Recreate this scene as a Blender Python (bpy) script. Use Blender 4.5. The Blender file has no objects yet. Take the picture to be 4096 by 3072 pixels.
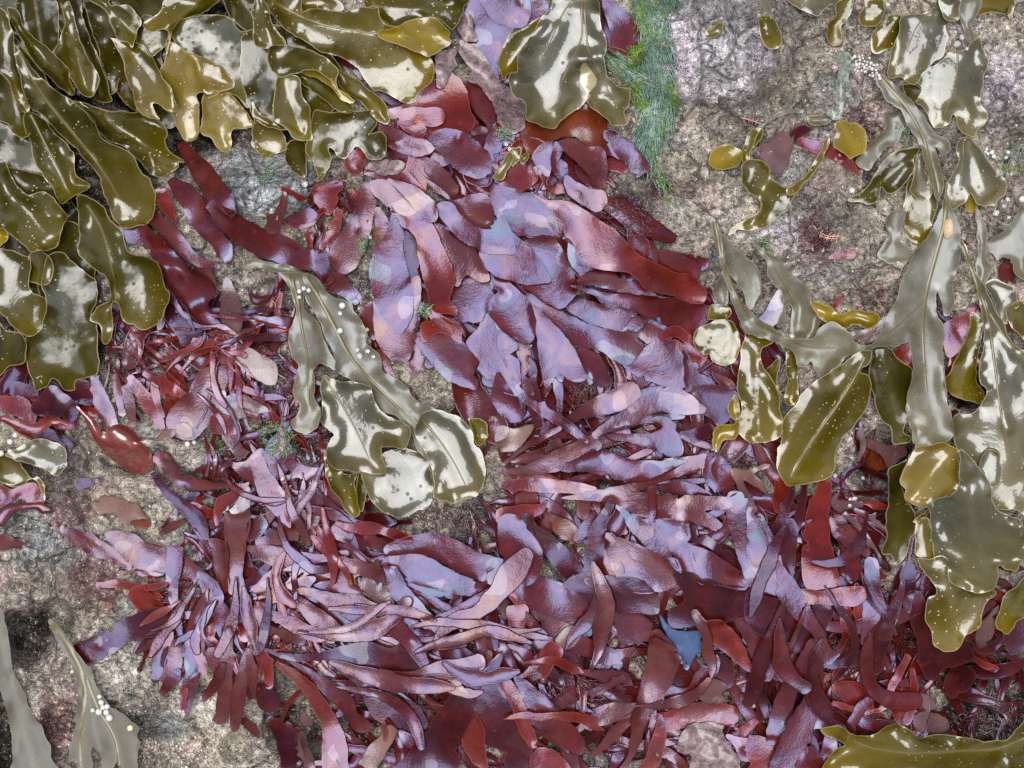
import bpy, math, random
import numpy as np
from mathutils import Matrix, Vector
from mathutils.geometry import delaunay_2d_cdt

# ------------------------------------------------------------------ camera, sky, sun, exposure
S = 1e-4                    # metres per photo pixel (frame is 0.41 m wide on the rock)
D = 0.80                    # camera distance to the rock face
ELEV = math.radians(36)     # how far the rock face leans back (elevation of its normal)
ce, se = math.cos(ELEV), math.sin(ELEV)
ROT = Matrix(((1, 0, 0), (0, se, -ce), (0, ce, se)))   # local x right, y up the face, z out of the face

scene = bpy.context.scene
coll = scene.collection
cam_d = bpy.data.cameras.new('camera')
cam = bpy.data.objects.new('camera', cam_d)
coll.objects.link(cam)
cam.matrix_world = Matrix.Translation(ROT @ Vector((0, 0, D))) @ ROT.to_4x4()
cam_d.sensor_width = 36
cam_d.lens = 36 * D / (4096 * S)
cam_d.clip_start = 0.02
cam_d.clip_end = 1000
scene.camera = cam

world = bpy.data.worlds.new("World")
scene.world = world
world.use_nodes = True
wn = world.node_tree.nodes
wl = world.node_tree.links
wn.clear()
sky = wn.new('ShaderNodeTexSky'); sky.sky_type = 'NISHITA'; sky.sun_disc = False
sky.sun_elevation = math.radians(41); sky.sun_rotation = math.radians(190)
sky.air_density = 1.0; sky.dust_density = 3.0; sky.ozone_density = 1.0
hs = wn.new('ShaderNodeHueSaturation'); hs.inputs['Saturation'].default_value = 0.55
bg = wn.new('ShaderNodeBackground'); bg.inputs['Strength'].default_value = 0.05
wo = wn.new('ShaderNodeOutputWorld')
wl.new(sky.outputs[0], hs.inputs['Color']); wl.new(hs.outputs[0], bg.inputs['Color']); wl.new(bg.outputs[0], wo.inputs['Surface'])

sun_d = bpy.data.lights.new('sun', 'SUN')
sun_d.energy = 1.5; sun_d.angle = math.radians(50); sun_d.color = (1.0, 0.995, 0.985)
sun = bpy.data.objects.new('sun', sun_d); coll.objects.link(sun)
az, el = math.radians(-7), math.radians(41)           # slightly left of the camera, high
sdir = Vector((math.sin(az) * math.cos(el), -math.cos(az) * math.cos(el), math.sin(el)))
sun.rotation_euler = sdir.to_track_quat('Z', 'Y').to_euler()
sun.location = (0, -3, 5)

scene.view_settings.view_transform = 'Standard'
scene.view_settings.look = 'None'
scene.view_settings.gamma = 1
scene.view_settings.use_curve_mapping = False
scene.view_settings.exposure = 1.55
scene.cycles.use_denoising = False
scene.cycles.max_bounces = 6
scene.cycles.transparent_max_bounces = 8

# ------------------------------------------------------------------ noise
rng = np.random.default_rng(7)
random.seed(7)
_perm = rng.permutation(4096)
_val = rng.uniform(-1, 1, 4096)
def vnoise(x, y, seed=0):
    x = np.asarray(x, float); y = np.asarray(y, float)
    xi = np.floor(x).astype(int); yi = np.floor(y).astype(int)
    fx = x - xi; fy = y - yi
    fx = fx * fx * fx * (fx * (fx * 6 - 15) + 10); fy = fy * fy * fy * (fy * (fy * 6 - 15) + 10)
    def h(i, j):
        return _val[(_perm[(i + seed * 131) & 4095] + j * 57 + seed * 17) & 4095]
    def hh(i, j):
        return _val[_perm[(_perm[(i + seed * 131) & 4095] + j) & 4095]]
    a = hh(xi, yi); b = hh(xi + 1, yi); c = hh(xi, yi + 1); d = hh(xi + 1, yi + 1)
    return (a * (1 - fx) + b * fx) * (1 - fy) + (c * (1 - fx) + d * fx) * fy
def fbm(x, y, seed=0, octv=3, gain=0.5):
    s = 0; a = 1; f = 1
    for k in range(octv):
        s = s + a * vnoise(np.asarray(x) * f + 13.7 * k, np.asarray(y) * f - 7.1 * k, seed + k); a *= gain; f *= 2.03
    return s

# ------------------------------------------------------------------ materials
def nt(name):
    m = bpy.data.materials.new(name); m.use_nodes = True
    t = m.node_tree; t.nodes.clear()
    return m, t
class NB:
    def __init__(s, name):
        s.m, s.t = nt(name)
    def n(s, ty, **kw):
        nd = s.t.nodes.new(ty)
        for k, v in kw.items(): setattr(nd, k, v)
        return nd
    def l(s, a, b): s.t.links.new(a, b)
    def put(s, sock, v):
        if hasattr(v, 'is_linked') or hasattr(v, 'links'): s.l(v, sock)
        elif isinstance(v, (tuple, list)) and len(v) == 3: sock.default_value = (*v, 1) if len(sock.default_value) == 4 else v
        else: sock.default_value = v
    def mix(s, f, a, b, blend='MIX'):
        nd = s.n('ShaderNodeMix', data_type='RGBA', blend_type=blend)
        s.put(nd.inputs[0], f); s.put(nd.inputs[6], a); s.put(nd.inputs[7], b); return nd.outputs[2]
    def math(s, op, a, b=0.0, c=None):
        nd = s.n('ShaderNodeMath', operation=op); s.put(nd.inputs[0], a); s.put(nd.inputs[1], b)
        if c is not None: s.put(nd.inputs[2], c)
        return nd.outputs[0]
    def noise(s, co, scale, detail=3, rough=0.5, dist=0.0):
        nd = s.n('ShaderNodeTexNoise'); s.l(co, nd.inputs['Vector']); nd.inputs['Scale'].default_value = scale
        nd.inputs['Detail'].default_value = detail; nd.inputs['Roughness'].default_value = rough; nd.inputs['Distortion'].default_value = dist
        return nd.outputs[0]
    def vor(s, co, scale, feature='F1'):
        nd = s.n('ShaderNodeTexVoronoi', feature=feature); s.l(co, nd.inputs['Vector']); nd.inputs['Scale'].default_value = scale
        return nd.outputs['Distance']
    def ramp(s, v, *stops, interp='LINEAR'):
        nd = s.n('ShaderNodeValToRGB'); s.l(v, nd.inputs[0]); r = nd.color_ramp; r.interpolation = interp
        while len(r.elements) < len(stops): r.elements.new(0.5)
        for e, (p, c) in zip(r.elements, stops):
            e.position = p; e.color = (c, c, c, 1) if not isinstance(c, tuple) else (*c, 1)
        return nd.outputs[0]
    def step(s, v, a, b):
        nd = s.n('ShaderNodeMapRange'); s.l(v, nd.inputs[0]); nd.inputs[1].default_value = a; nd.inputs[2].default_value = b; return nd.outputs[0]
    def attr(s, name):
        return s.n('ShaderNodeAttribute', attribute_name=name).outputs['Fac']
    def coords(s):
        tc = s.n('ShaderNodeTexCoord'); oi = s.n('ShaderNodeObjectInfo')
        mp = s.n('ShaderNodeVectorMath', operation='ADD'); s.l(tc.outputs['Object'], mp.inputs[0])
        cx = s.n('ShaderNodeCombineXYZ'); s.l(oi.outputs['Random'], cx.inputs[0])
        r2 = s.math('MULTIPLY', oi.outputs['Random'], 3.7); s.l(r2, cx.inputs[1]); s.l(r2, cx.inputs[2])
        s.l(cx.outputs[0], mp.inputs[1]); s.rand = oi.outputs['Random']
        return mp.outputs[0]
    def bump(s, h, strength, dist=0.001, normal=None):
        nd = s.n('ShaderNodeBump'); nd.inputs['Strength'].default_value = strength; nd.inputs['Distance'].default_value = dist
        s.l(h, nd.inputs['Height'])
        if normal is not None: s.l(normal, nd.inputs['Normal'])
        return nd.outputs[0]
    def out(s, sh):
        o = s.n('ShaderNodeOutputMaterial'); s.l(sh, o.inputs['Surface']); return s.m

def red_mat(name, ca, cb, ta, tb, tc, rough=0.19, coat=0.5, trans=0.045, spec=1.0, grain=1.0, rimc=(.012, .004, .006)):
    """Leathery red algae: dark pigment under an iridescent cuticle, puddles of water on top."""
    b = NB(name); co = b.coords()
    geo = b.n('ShaderNodeNewGeometry').outputs['Position']
    n1 = b.noise(co, 90, 2); n2 = b.noise(geo, 105, 3, .5, .5); n3 = b.noise(co, 300, 2)
    base = b.mix(b.step(n1, .35, .65), ca, cb)
    base = b.mix(b.step(n3, .62, .8), base, tuple(min(1, c * 1.5) for c in cb))
    base = b.mix(b.math('MULTIPLY', b.math('SUBTRACT', 1.0, b.attr('edge')), .6), base, rimc)  # rim colour; the dark default paints contact shade between blades
    tint = b.ramp(n2, (.30, ta), (.47, tb), (.55, tb), (.66, tc))
    g = b.noise(co, 1500, 2, .6); g2 = b.noise(co, 420, 2)
    hgt = b.math('ADD', g, b.math('MULTIPLY', g2, 1.6))
    nrm = b.bump(hgt, .16 * grain, .0005)
    pud = b.step(b.noise(geo, 95, 1, .3), .61, .62)
    p = b.n('ShaderNodeBsdfPrincipled')
    b.put(p.inputs['Base Color'], base); p.inputs['IOR'].default_value = 1.62
    p.inputs['Specular IOR Level'].default_value = spec * .47
    b.put(p.inputs['Specular Tint'], tint); b.put(p.inputs['Roughness'], b.math('MULTIPLY_ADD', n1, .16, rough - .08))
    b.put(p.inputs['Normal'], nrm)
    b.put(p.inputs['Coat Weight'], b.math('MULTIPLY', pud, coat)); p.inputs['Coat Roughness'].default_value = .03
    p.inputs['Coat IOR'].default_value = 1.42
    tr = b.n('ShaderNodeBsdfTranslucent'); b.put(tr.inputs['Color'], tuple(min(.9, c * 4.5) for c in cb))
    mx = b.n('ShaderNodeMixShader'); mx.inputs[0].default_value = trans
    b.l(p.outputs[0], mx.inputs[1]); b.l(tr.outputs[0], mx.inputs[2])
    return b.out(mx.outputs[0])

def fucus_mat(name, ca, cb, tip, rough=0.2, coat=1.0, trans=0.18, dots=1.0, bloom=0.0, rim=(.40, .33, .18), spec=.16, cover=.40):
    """Brown wrack: olive skin, pale thin rim, pale hair pits, a broken film of sea water."""
    b = NB(name); co = b.coords()
    n1 = b.noise(co, 60, 3); n2 = b.noise(co, 220, 3, .6)
    base = b.mix(b.step(n1, .35, .65), ca, cb)
    base = b.mix(b.math('MULTIPLY', b.step(b.attr('along'), .5, 1.0), .85), base, tip)
    base = b.mix(b.math('MULTIPLY', b.attr('vein'), .45), base, tuple(c * 1.5 for c in cb))
    if bloom: base = b.mix(b.math('MULTIPLY', b.step(n2, .25, .7), bloom), base, (.13, .12, .10))
    vd = b.vor(co, 420); dm = b.step(b.noise(co, 45, 1), .48, .62)
    d = b.math('MULTIPLY', b.step(vd, .17, .11), b.math('MULTIPLY', dm, dots))
    base = b.mix(b.math('MULTIPLY', d, .75), base, (.55, .46, .24))
    e = b.attr('edge')
    base = b.mix(b.math('MULTIPLY', b.math('SUBTRACT', 1.0, e), b.math('MULTIPLY_ADD', n1, 1.2, .05)), base, rim)
    hg = b.math('ADD', b.math('MULTIPLY', d, .5), b.math('MULTIPLY', b.noise(co, 260, 3, .55), 1.0))
    nrm = b.bump(hg, .16, .0007)
    fh = b.math('ADD', b.math('MULTIPLY', b.noise(co, 130, 3, .6, .5), 1.0), b.math('MULTIPLY', d, .25))
    dr = b.math('MULTIPLY', b.step(b.vor(co, 260), .20, .0), b.step(b.noise(co, 50, 1), .47, .55))
    fn = b.bump(dr, .55, .0009, b.bump(fh, .20, .0016))
    p = b.n('ShaderNodeBsdfPrincipled')
    b.put(p.inputs['Base Color'], base); p.inputs['IOR'].default_value = 1.5
    b.put(p.inputs['Specular Tint'], (.75, .88, 1.0)); b.put(p.inputs['Roughness'], b.math('MULTIPLY_ADD', n2, .2, rough - .1)); p.inputs['Specular IOR Level'].default_value = spec
    b.put(p.inputs['Normal'], nrm)
    film = b.step(b.noise(co, 60, 5, .6), cover - .06, cover + .05)
    b.put(p.inputs['Coat Weight'], b.math('MULTIPLY', film, coat)); b.put(p.inputs['Coat Roughness'], b.math('MULTIPLY_ADD', b.step(n1, .4, .65), .16, .04))
    p.inputs['Coat IOR'].default_value = 1.62; b.put(p.inputs['Coat Normal'], fn)
    tr = b.n('ShaderNodeBsdfTranslucent'); b.put(tr.inputs['Color'], tuple(min(.9, c * 3.2) for c in tip))
    mx = b.n('ShaderNodeMixShader'); mx.inputs[0].default_value = trans
    b.l(p.outputs[0], mx.inputs[1]); b.l(tr.outputs[0], mx.inputs[2])
    return b.out(mx.outputs[0])

V = (.44, .54, 1.0); P = (.72, .68, .98); B = (.32, .66, 1.0); G = (.80, .88, 1.0); O = (1.0, .80, .78)
MATS = {
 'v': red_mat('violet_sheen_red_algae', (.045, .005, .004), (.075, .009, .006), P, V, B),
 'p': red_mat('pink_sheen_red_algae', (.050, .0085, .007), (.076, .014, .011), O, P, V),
 'r': red_mat('plain_red_algae', (.066, .0055, .003), (.110, .010, .0045), O, P, V, rough=.2, spec=.95, rimc=(.22, .045, .025)),  # bright rim paints the glow of light at thin edges
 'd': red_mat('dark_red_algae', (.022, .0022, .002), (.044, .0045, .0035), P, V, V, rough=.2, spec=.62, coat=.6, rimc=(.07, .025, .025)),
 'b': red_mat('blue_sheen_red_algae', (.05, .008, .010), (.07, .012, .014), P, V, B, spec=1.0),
 'B': red_mat('painted_blue_sheen_red_algae', (.045, .05, .11), (.05, .085, .17), V, (.30, .58, 1.0), (.30, .78, 1.0), spec=1.5),  # blue sheen painted into the base colour
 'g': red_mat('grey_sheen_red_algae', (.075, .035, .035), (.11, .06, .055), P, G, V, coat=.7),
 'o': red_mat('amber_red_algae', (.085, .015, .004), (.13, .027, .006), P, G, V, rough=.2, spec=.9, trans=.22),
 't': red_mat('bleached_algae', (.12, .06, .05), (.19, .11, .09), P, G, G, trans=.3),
 'F': fucus_mat('olive_wrack', (.040, .031, .0015), (.068, .051, .002), (.13, .090, .002)),
 'D': fucus_mat('deep_olive_wrack', (.024, .020, .0015), (.047, .037, .002), (.085, .063, .002), cover=.47),
 'K': fucus_mat('dark_olive_wrack', (.017, .014, .0015), (.036, .028, .002), (.055, .042, .002), rough=.2, cover=.52, coat=.7),  # under-layer blades in this tone stand in for shade in the gaps
 'Y': fucus_mat('yellow_wrack', (.10, .074, .003), (.165, .12, .005), (.235, .165, .005), trans=.25, dots=.4),  # yellow also stands in for light shining through thin lobes
 'T': fucus_mat('tan_wrack', (.10, .068, .006), (.14, .10, .015), (.20, .15, .04), coat=1.0, rough=.28),
 'E': fucus_mat('greyish_wrack', (.060, .052, .028), (.085, .074, .042), (.11, .082, .012), rough=.40, coat=.25, bloom=.7, rim=(.26, .21, .15), spec=.65, dots=.3),
 'Q': fucus_mat('dull_grey_wrack', (.085, .078, .060), (.13, .12, .095), (.12, .11, .085), rough=.6, coat=.0, bloom=.6, rim=(.17, .155, .13), spec=.5, dots=.2),
 'W': fucus_mat('silvery_wrack', (.038, .035, .016), (.058, .052, .024), (.11, .08, .008), rough=.3, coat=1.0, bloom=.2, spec=.3, cover=.33, dots=.4),
}

def rib_mat():
    b = NB('midrib_skin'); co = b.coords()
    base = b.mix(b.noise(co, 120, 3), (.055, .043, .010), (.10, .078, .024))
    p = b.n('ShaderNodeBsdfPrincipled'); b.put(p.inputs['Base Color'], base); p.inputs['Roughness'].default_value = .4
    p.inputs['Specular IOR Level'].default_value = .5; p.inputs['Coat Weight'].default_value = .3; p.inputs['Coat Roughness'].default_value = .1
    return b.out(p.outputs[0])
MATS['rib'] = rib_mat()

def rock_mat(name='wet_gritty_rock', purple=None):
    b = NB(name)
    tc = b.n('ShaderNodeTexCoord'); co = tc.outputs['Object']
    n1 = b.noise(co, 38, 5, .6); n2 = b.noise(co, 130, 4, .65); n3 = b.noise(co, 620, 3, .7); n4 = b.noise(co, 1500, 2, .7)
    base = b.mix(b.step(n1, .32, .68), (.35, .305, .25), (.225, .195, .165))
    base = b.mix(b.step(n2, .52, .70), base, (.15, .12, .08))
    base = b.mix(b.math('MULTIPLY', b.step(b.noise(co, 55, 4, .6), .56, .68), .7), base, (.20, .215, .235))
    pk = b.noise(co, 70, 4, .65)
    base = b.mix(b.math('MULTIPLY', b.step(pk, .54, .66), .55), base, (.32, .20, .21))
    base = b.mix(b.math('MULTIPLY', b.attr('pink'), .85), base, b.mix(b.step(n2, .4, .65), (.34, .29, .36), (.46, .42, .48)))
    if purple: base = b.mix(.9, base, b.mix(b.step(n2, .4, .65), *purple))
    base = b.mix(b.math('MULTIPLY', b.attr('blue'), .75), base, b.mix(b.step(n2, .4, .65), (.15, .18, .21), (.24, .265, .28)))
    base = b.mix(b.math('MULTIPLY', b.attr('rust'), .8), base, b.mix(b.step(n2, .35, .65), (.085, .022, .022), (.17, .06, .06)))
    base = b.mix(b.math('MULTIPLY', b.attr('deep'), .92), base, (.004, .003, .003))  # near-black shade painted into the hollows
    base = b.mix(b.math('MULTIPLY', b.attr('pale'), .8), base, (.55, .53, .50))
    base = b.mix(b.math('MULTIPLY', b.step(n3, .57, .66), .7), base, (.55, .53, .49))
    base = b.mix(b.math('MULTIPLY', b.step(n3, .45, .36), .8), base, (.028, .022, .018))
    base = b.mix(b.math('MULTIPLY', b.step(b.vor(co, 520), .16, .10), .5), base, (.55, .50, .46))
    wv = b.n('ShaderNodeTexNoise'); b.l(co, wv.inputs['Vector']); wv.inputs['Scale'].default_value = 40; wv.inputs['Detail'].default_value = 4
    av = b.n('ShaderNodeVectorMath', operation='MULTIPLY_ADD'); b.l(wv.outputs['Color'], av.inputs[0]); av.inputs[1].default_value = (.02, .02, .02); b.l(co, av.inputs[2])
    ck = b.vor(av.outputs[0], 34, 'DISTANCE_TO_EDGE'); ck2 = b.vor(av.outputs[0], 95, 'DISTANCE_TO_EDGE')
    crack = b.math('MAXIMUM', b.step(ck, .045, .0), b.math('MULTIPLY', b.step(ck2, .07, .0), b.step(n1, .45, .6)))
    lump = b.vor(av.outputs[0], 75)
    n5 = b.noise(co, 330, 6, .78, .4)
    base = b.mix(1.0, base, b.ramp(n5, (.35, .34), (.45, 1.0), (.53, 1.55), (.63, 2.5)), 'MULTIPLY')
    base = b.mix(b.math('MULTIPLY', crack, .75), base, (.03, .024, .02))  # crevice shade painted into the colour along the cracks
    base = b.mix(1.0, base, b.ramp(b.noise(co, 22, 4, .6), (.36, .55), (.5, 1.0), (.62, 1.35)), 'MULTIPLY')
    hgt = b.math('ADD', b.math('ADD', b.math('MULTIPLY', n3, .8), b.math('MULTIPLY', n4, .4)), b.math('SUBTRACT', b.math('MULTIPLY', n5, 1.6), b.math('MULTIPLY_ADD', lump, .5, b.math('MULTIPLY', crack, .6))))
    nrm = b.bump(hgt, .9, .003)
    p = b.n('ShaderNodeBsdfPrincipled'); b.put(p.inputs['Base Color'], base)
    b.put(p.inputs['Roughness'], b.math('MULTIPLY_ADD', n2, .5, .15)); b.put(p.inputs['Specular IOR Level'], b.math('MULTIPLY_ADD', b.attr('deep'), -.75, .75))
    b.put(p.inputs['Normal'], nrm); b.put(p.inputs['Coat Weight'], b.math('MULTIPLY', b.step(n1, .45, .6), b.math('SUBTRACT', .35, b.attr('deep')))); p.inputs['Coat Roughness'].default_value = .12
    b.put(p.inputs['Coat Normal'], b.bump(n3, .5, .0018))
    return b.out(p.outputs[0])
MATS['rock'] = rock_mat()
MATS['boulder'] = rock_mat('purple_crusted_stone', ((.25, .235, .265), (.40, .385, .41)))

def simple_mat(name, ca, cb, rough=.4, scale=300, spec=.5, trans=0.0, coat=0.0, bumpv=0.3):
    b = NB(name); co = b.coords()
    base = b.mix(b.step(b.noise(co, scale, 3, .6), .35, .65), ca, cb)
    p = b.n('ShaderNodeBsdfPrincipled'); b.put(p.inputs['Base Color'], base); p.inputs['Roughness'].default_value = rough
    p.inputs['Specular IOR Level'].default_value = spec; p.inputs['Coat Weight'].default_value = coat; p.inputs['Coat Roughness'].default_value = .06
    b.put(p.inputs['Normal'], b.bump(b.noise(co, scale * 3, 3, .6), bumpv, .0008))
    sh = p.outputs[0]
    if trans:
        tr = b.n('ShaderNodeBsdfTranslucent'); b.put(tr.inputs['Color'], cb)
        mx = b.n('ShaderNodeMixShader'); mx.inputs[0].default_value = trans
        b.l(sh, mx.inputs[1]); b.l(tr.outputs[0], mx.inputs[2]); sh = mx.outputs[0]
    return b.out(sh)
MATS['greenD'] = simple_mat('dark_green_filaments', (.085, .17, .135), (.22, .33, .28), .3, 500, .8, .2, .5)
MATS['greenL'] = simple_mat('lime_green_filaments', (.13, .24, .02), (.22, .33, .05), .35, 500, .6, .3, .3)
MATS['redfuzz'] = simple_mat('dark_red_filaments', (.05, .010, .012), (.12, .03, .03), .3, 500, .8, .15, .5)
MATS['purplefuzz'] = simple_mat('purple_brown_filaments', (.045, .022, .028), (.10, .06, .07), .3, 500, .9, .1, .7)
MATS['coral'] = simple_mat('pale_pink_coralline', (.45, .26, .20), (.60, .40, .34), .5, 700)
MATS['grit'] = simple_mat('pale_shell_grit', (.42, .38, .33), (.62, .56, .50), .4, 900)
MATS['pebble'] = simple_mat('brown_grey_grit', (.10, .085, .07), (.22, .20, .17), .5, 900)
MATS['bark'] = simple_mat('crusted_purple_brown_skin', (.075, .04, .045), (.21, .15, .16), .45, 420, .6, 0, .5, 1.0)
MATS['bead'] = simple_mat('pearly_white_bead', (.58, .60, .59), (.72, .73, .72), .12, 400, .8, .35, 1.0, .05)
MATS['beadY'] = simple_mat('cream_bead', (.72, .62, .36), (.78, .70, .45), .2, 400, .8, .3, 1.0, .05)
MATS['scab'] = simple_mat('green_crusted_skin', (.06, .085, .06), (.24, .25, .22), .35, 600, .8, 0, .6, 1.0)
MATS['tanscar'] = simple_mat('tan_worn_patch', (.24, .16, .08), (.33, .24, .13), .4, 300)
MATS['sand'] = simple_mat('dark_wet_sand', (.035, .032, .028), (.06, .055, .047), .5, 3)

def bubble_mat():
    b = NB('clear_bead')
    p = b.n('ShaderNodeBsdfPrincipled'); p.inputs['Base Color'].default_value = (.93, .95, .95, 1)
    p.inputs['Roughness'].default_value = .04; p.inputs['Transmission Weight'].default_value = .75; p.inputs['IOR'].default_value = 1.38
    return b.out(p.outputs[0])
MATS['bubble'] = bubble_mat()

# ------------------------------------------------------------------ geometry engine
OX = (0, 1000, 2000, 2996); OY = (0, 750, 1500, 2247); K = 1100 / 2212
def topx(tile, uv):
    r, c = int(tile[0]), int(tile[1])
    a = np.array(uv, float) * K
    a[:, 0] += OX[c]; a[:, 1] += OY[r]
    return a
def unproj(p, z):
    """photo position + height above the rock (both in photo pixels) -> metres in the rock's frame"""
    f = 1 - z * S / D
    return np.stack([(p[:, 0] - 2048) * S * f, -(p[:, 1] - 1536) * S * f, z * S], 1)

CELL = 6; GX0, GY0 = -420, -420; GW, GH = int((4096 + 840) / CELL), int((3072 + 840) / CELL)
Gx = GX0 + (np.arange(GW) + .5) * CELL; Gy = GY0 + (np.arange(GH) + .5) * CELL

def blur(a, r):
    if r < 1: return a
    for ax in (0, 1):
        for _ in range(2):
            pw = [(0, 0), (0, 0)]; pw[ax] = (r + 1, r)
            c = np.cumsum(np.pad(a, pw, mode='edge'), axis=ax)
            n = 2 * r + 1
            a = (np.take(c, range(n, c.shape[ax]), ax) - np.take(c, range(0, c.shape[ax] - n), ax)) / n
    return a
def sample(A, x, y, x0, y0):
    fx = np.clip((x - x0) / CELL - .5, 0, A.shape[1] - 1.001); fy = np.clip((y - y0) / CELL - .5, 0, A.shape[0] - 1.001)
    i = fx.astype(int); j = fy.astype(int); fx = fx - i; fy = fy - j
    return (A[j, i] * (1 - fx) + A[j, i + 1] * fx) * (1 - fy) + (A[j + 1, i] * (1 - fx) + A[j + 1, i + 1] * fx) * fy

def catmull(p, closed=True, step=9.0):
    p = np.asarray(p, float); n = len(p); out = []
    rngk = range(n if closed else n - 1)
    for i in rngk:
        if closed: a, b, c, d = p[(i - 1) % n], p[i], p[(i + 1) % n], p[(i + 2) % n]
        else: a, b, c, d = p[max(i - 1, 0)], p[i], p[i + 1], p[min(i + 2, n - 1)]
        L = math.hypot(*(c - b)[:2]); m = max(1, int(round(L / step)))
        t = (np.arange(m) / m)[:, None]
        out.append(.5 * ((2 * b) + (c - a) * t + (2 * a - 5 * b + 4 * c - d) * t ** 2 + (3 * b - a - 3 * c + d) * t ** 3))
    if not closed: out.append(p[-1:])
    return np.concatenate(out)
def inside(px, py, poly):
    r = np.zeros(px.shape, bool)
    x0, y0 = poly[-1]
    for x1, y1 in poly:
        c = (y1 > py) != (y0 > py)
        if c.any():
            with np.errstate(divide='ignore', invalid='ignore'):
                r ^= c & (px < (x0 - x1) * (py - y1) / (y0 - y1 + 1e-12) + x1)
        x0, y0 = x1, y1
    return r
def dist_poly(px, py, pts, chunk=20000):
    sh = px.shape; q = np.stack([px.ravel(), py.ravel()], 1); d = np.empty(len(q)); idx = np.empty(len(q), int)
    for k in range(0, len(q), chunk):
        D2 = ((q[k:k + chunk, None, :] - pts[None]) ** 2).sum(2)
        idx[k:k + chunk] = D2.argmin(1); d[k:k + chunk] = np.sqrt(D2.min(1))
    return d.reshape(sh), idx.reshape(sh)
def ribbon_outline(trip, ragged=0.0):
    t = np.array(trip, float).reshape(-1, 3)
    c = catmull(t, False, 14)
    d = np.gradient(c[:, :2], axis=0); d /= np.linalg.norm(d, axis=1)[:, None] + 1e-9
    n = np.stack([-d[:, 1], d[:, 0]], 1)
    w = np.maximum(c[:, 2:3] / 2, 2.5)
    w = w * (1 + .10 * fbm(np.arange(len(w))[:, None] * .23, np.full((len(w), 1), c[0, 0]), 3))
    a = c[:, :2] + n * w; b = c[:, :2] - n * w
    tip = c[-1, :2] + d[-1] * w[-1] * .8; tail = c[0, :2] - d[0] * w[0] * .4
    t2 = c[-1, :2] + d[-1] * w[-1] * .55
    return np.concatenate([a, [t2 + n[-1] * w[-1] * .7], [tip], [t2 - n[-1] * w[-1] * .7], b[::-1], [tail]]), c[:, :2]
# ------------------------------------------------------------------ rock face: height field in photo pixels
HOLLOWS = [  # px, py, rx, ry, height, rotation (deg)
 (330, 420, 520, 560, -190, 0), (950, 330, 420, 330, -170, 0), (80, 1150, 330, 420, -150, 0), (450, 250, 260, 240, -90, 0),
 (640, 640, 70, 60, -90, 0), (1090, 610, 90, 130, -60, 0),
 (1010, 760, 190, 150, 120, 15), (2840, 200, 270, 250, 170, 20), (2980, 480, 330, 60, -70, -30), (2760, 450, 160, 60, -40, 10),
 (130, 2540, 100, 110, -150, 0), (20, 2990, 80, 220, -260, 0), (230, 2470, 60, 60, -120, 0), (620, 2900, 100, 40, -60, 0),
 (3990, 2850, 260, 240, -210, -25), (3700, 2600, 120, 160, -90, 0), (3880, 2520, 90, 70, -120, 0), (3400, 2520, 60, 60, -110, 0),
 (3880, 1570, 80, 70, -170, 0), (3560, 1870, 120, 160, -130, 0), (3500, 720, 120, 180, -60, 0), (3480, 1880, 90, 90, -60, 0),
 (3330, 2150, 40, 120, -80, 0), (1200, 2900, 130, 110, -190, 0), (1460, 2870, 70, 60, -120, 0), (1480, 3000, 60, 60, -100, 0),
 (1560, 2080, 190, 90, -60, 10), (1050, 1900, 120, 80, -50, 0), (680, 1900, 260, 50, -80, 12), (560, 1840, 200, 60, -40, 0),
 (150, 2130, 200, 170, 80, 0), (330, 2300, 140, 120, 40, 0), (760, 2750, 260, 150, 60, 0), (430, 1720, 160, 60, 50, 20),
 (700, 1830, 240, 70, 60, 10), (2150, 1600, 110, 70, 30, 0), (2100, 430, 90, 90, -60, 0), (1940, 520, 70, 60, -120, 0),
 (3250, 1230, 200, 120, -30, 20), (3300, 900, 120, 200, -25, 0), (3110, 640, 140, 120, 40, 0), (2860, 1050, 160, 140, 35, 0),
 (3330, 400, 160, 140, 35, 0), (2600, 1000, 200, 160, 30, 0), (2750, 1250, 180, 120, -35, 0), (2530, 2560, 60, 60, -40, 0),
 (1830, 2460, 110, 60, -45, 0), (2260, 1010, 50, 40, -60, 0), (1030, 2890, 60, 90, -80, 0), (2420, 1900, 180, 40, -80, 8),
 (60, 1900, 140, 60, -80, 0), (320, 1330, 80, 160, -150, 0), (260, 2960, 180, 90, -60, 0), (950, 2990, 60, 60, -80, 0),
]
SHADE_SWELLS = [(2750, 2190, 800, 700, 420, 115), (3550, 2330, 620, 500, 560, 190), (1500, 2540, 520, 420, 300, 80), (620, 1060, 330, 420, 300, 90),
          (2450, 900, 330, 420, 260, 80), (600, 2120, 300, 300, 220, 45), (2150, 2800, 600, 260, 300, 60), (1250, 1430, 300, 200, 200, 30)]
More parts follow.
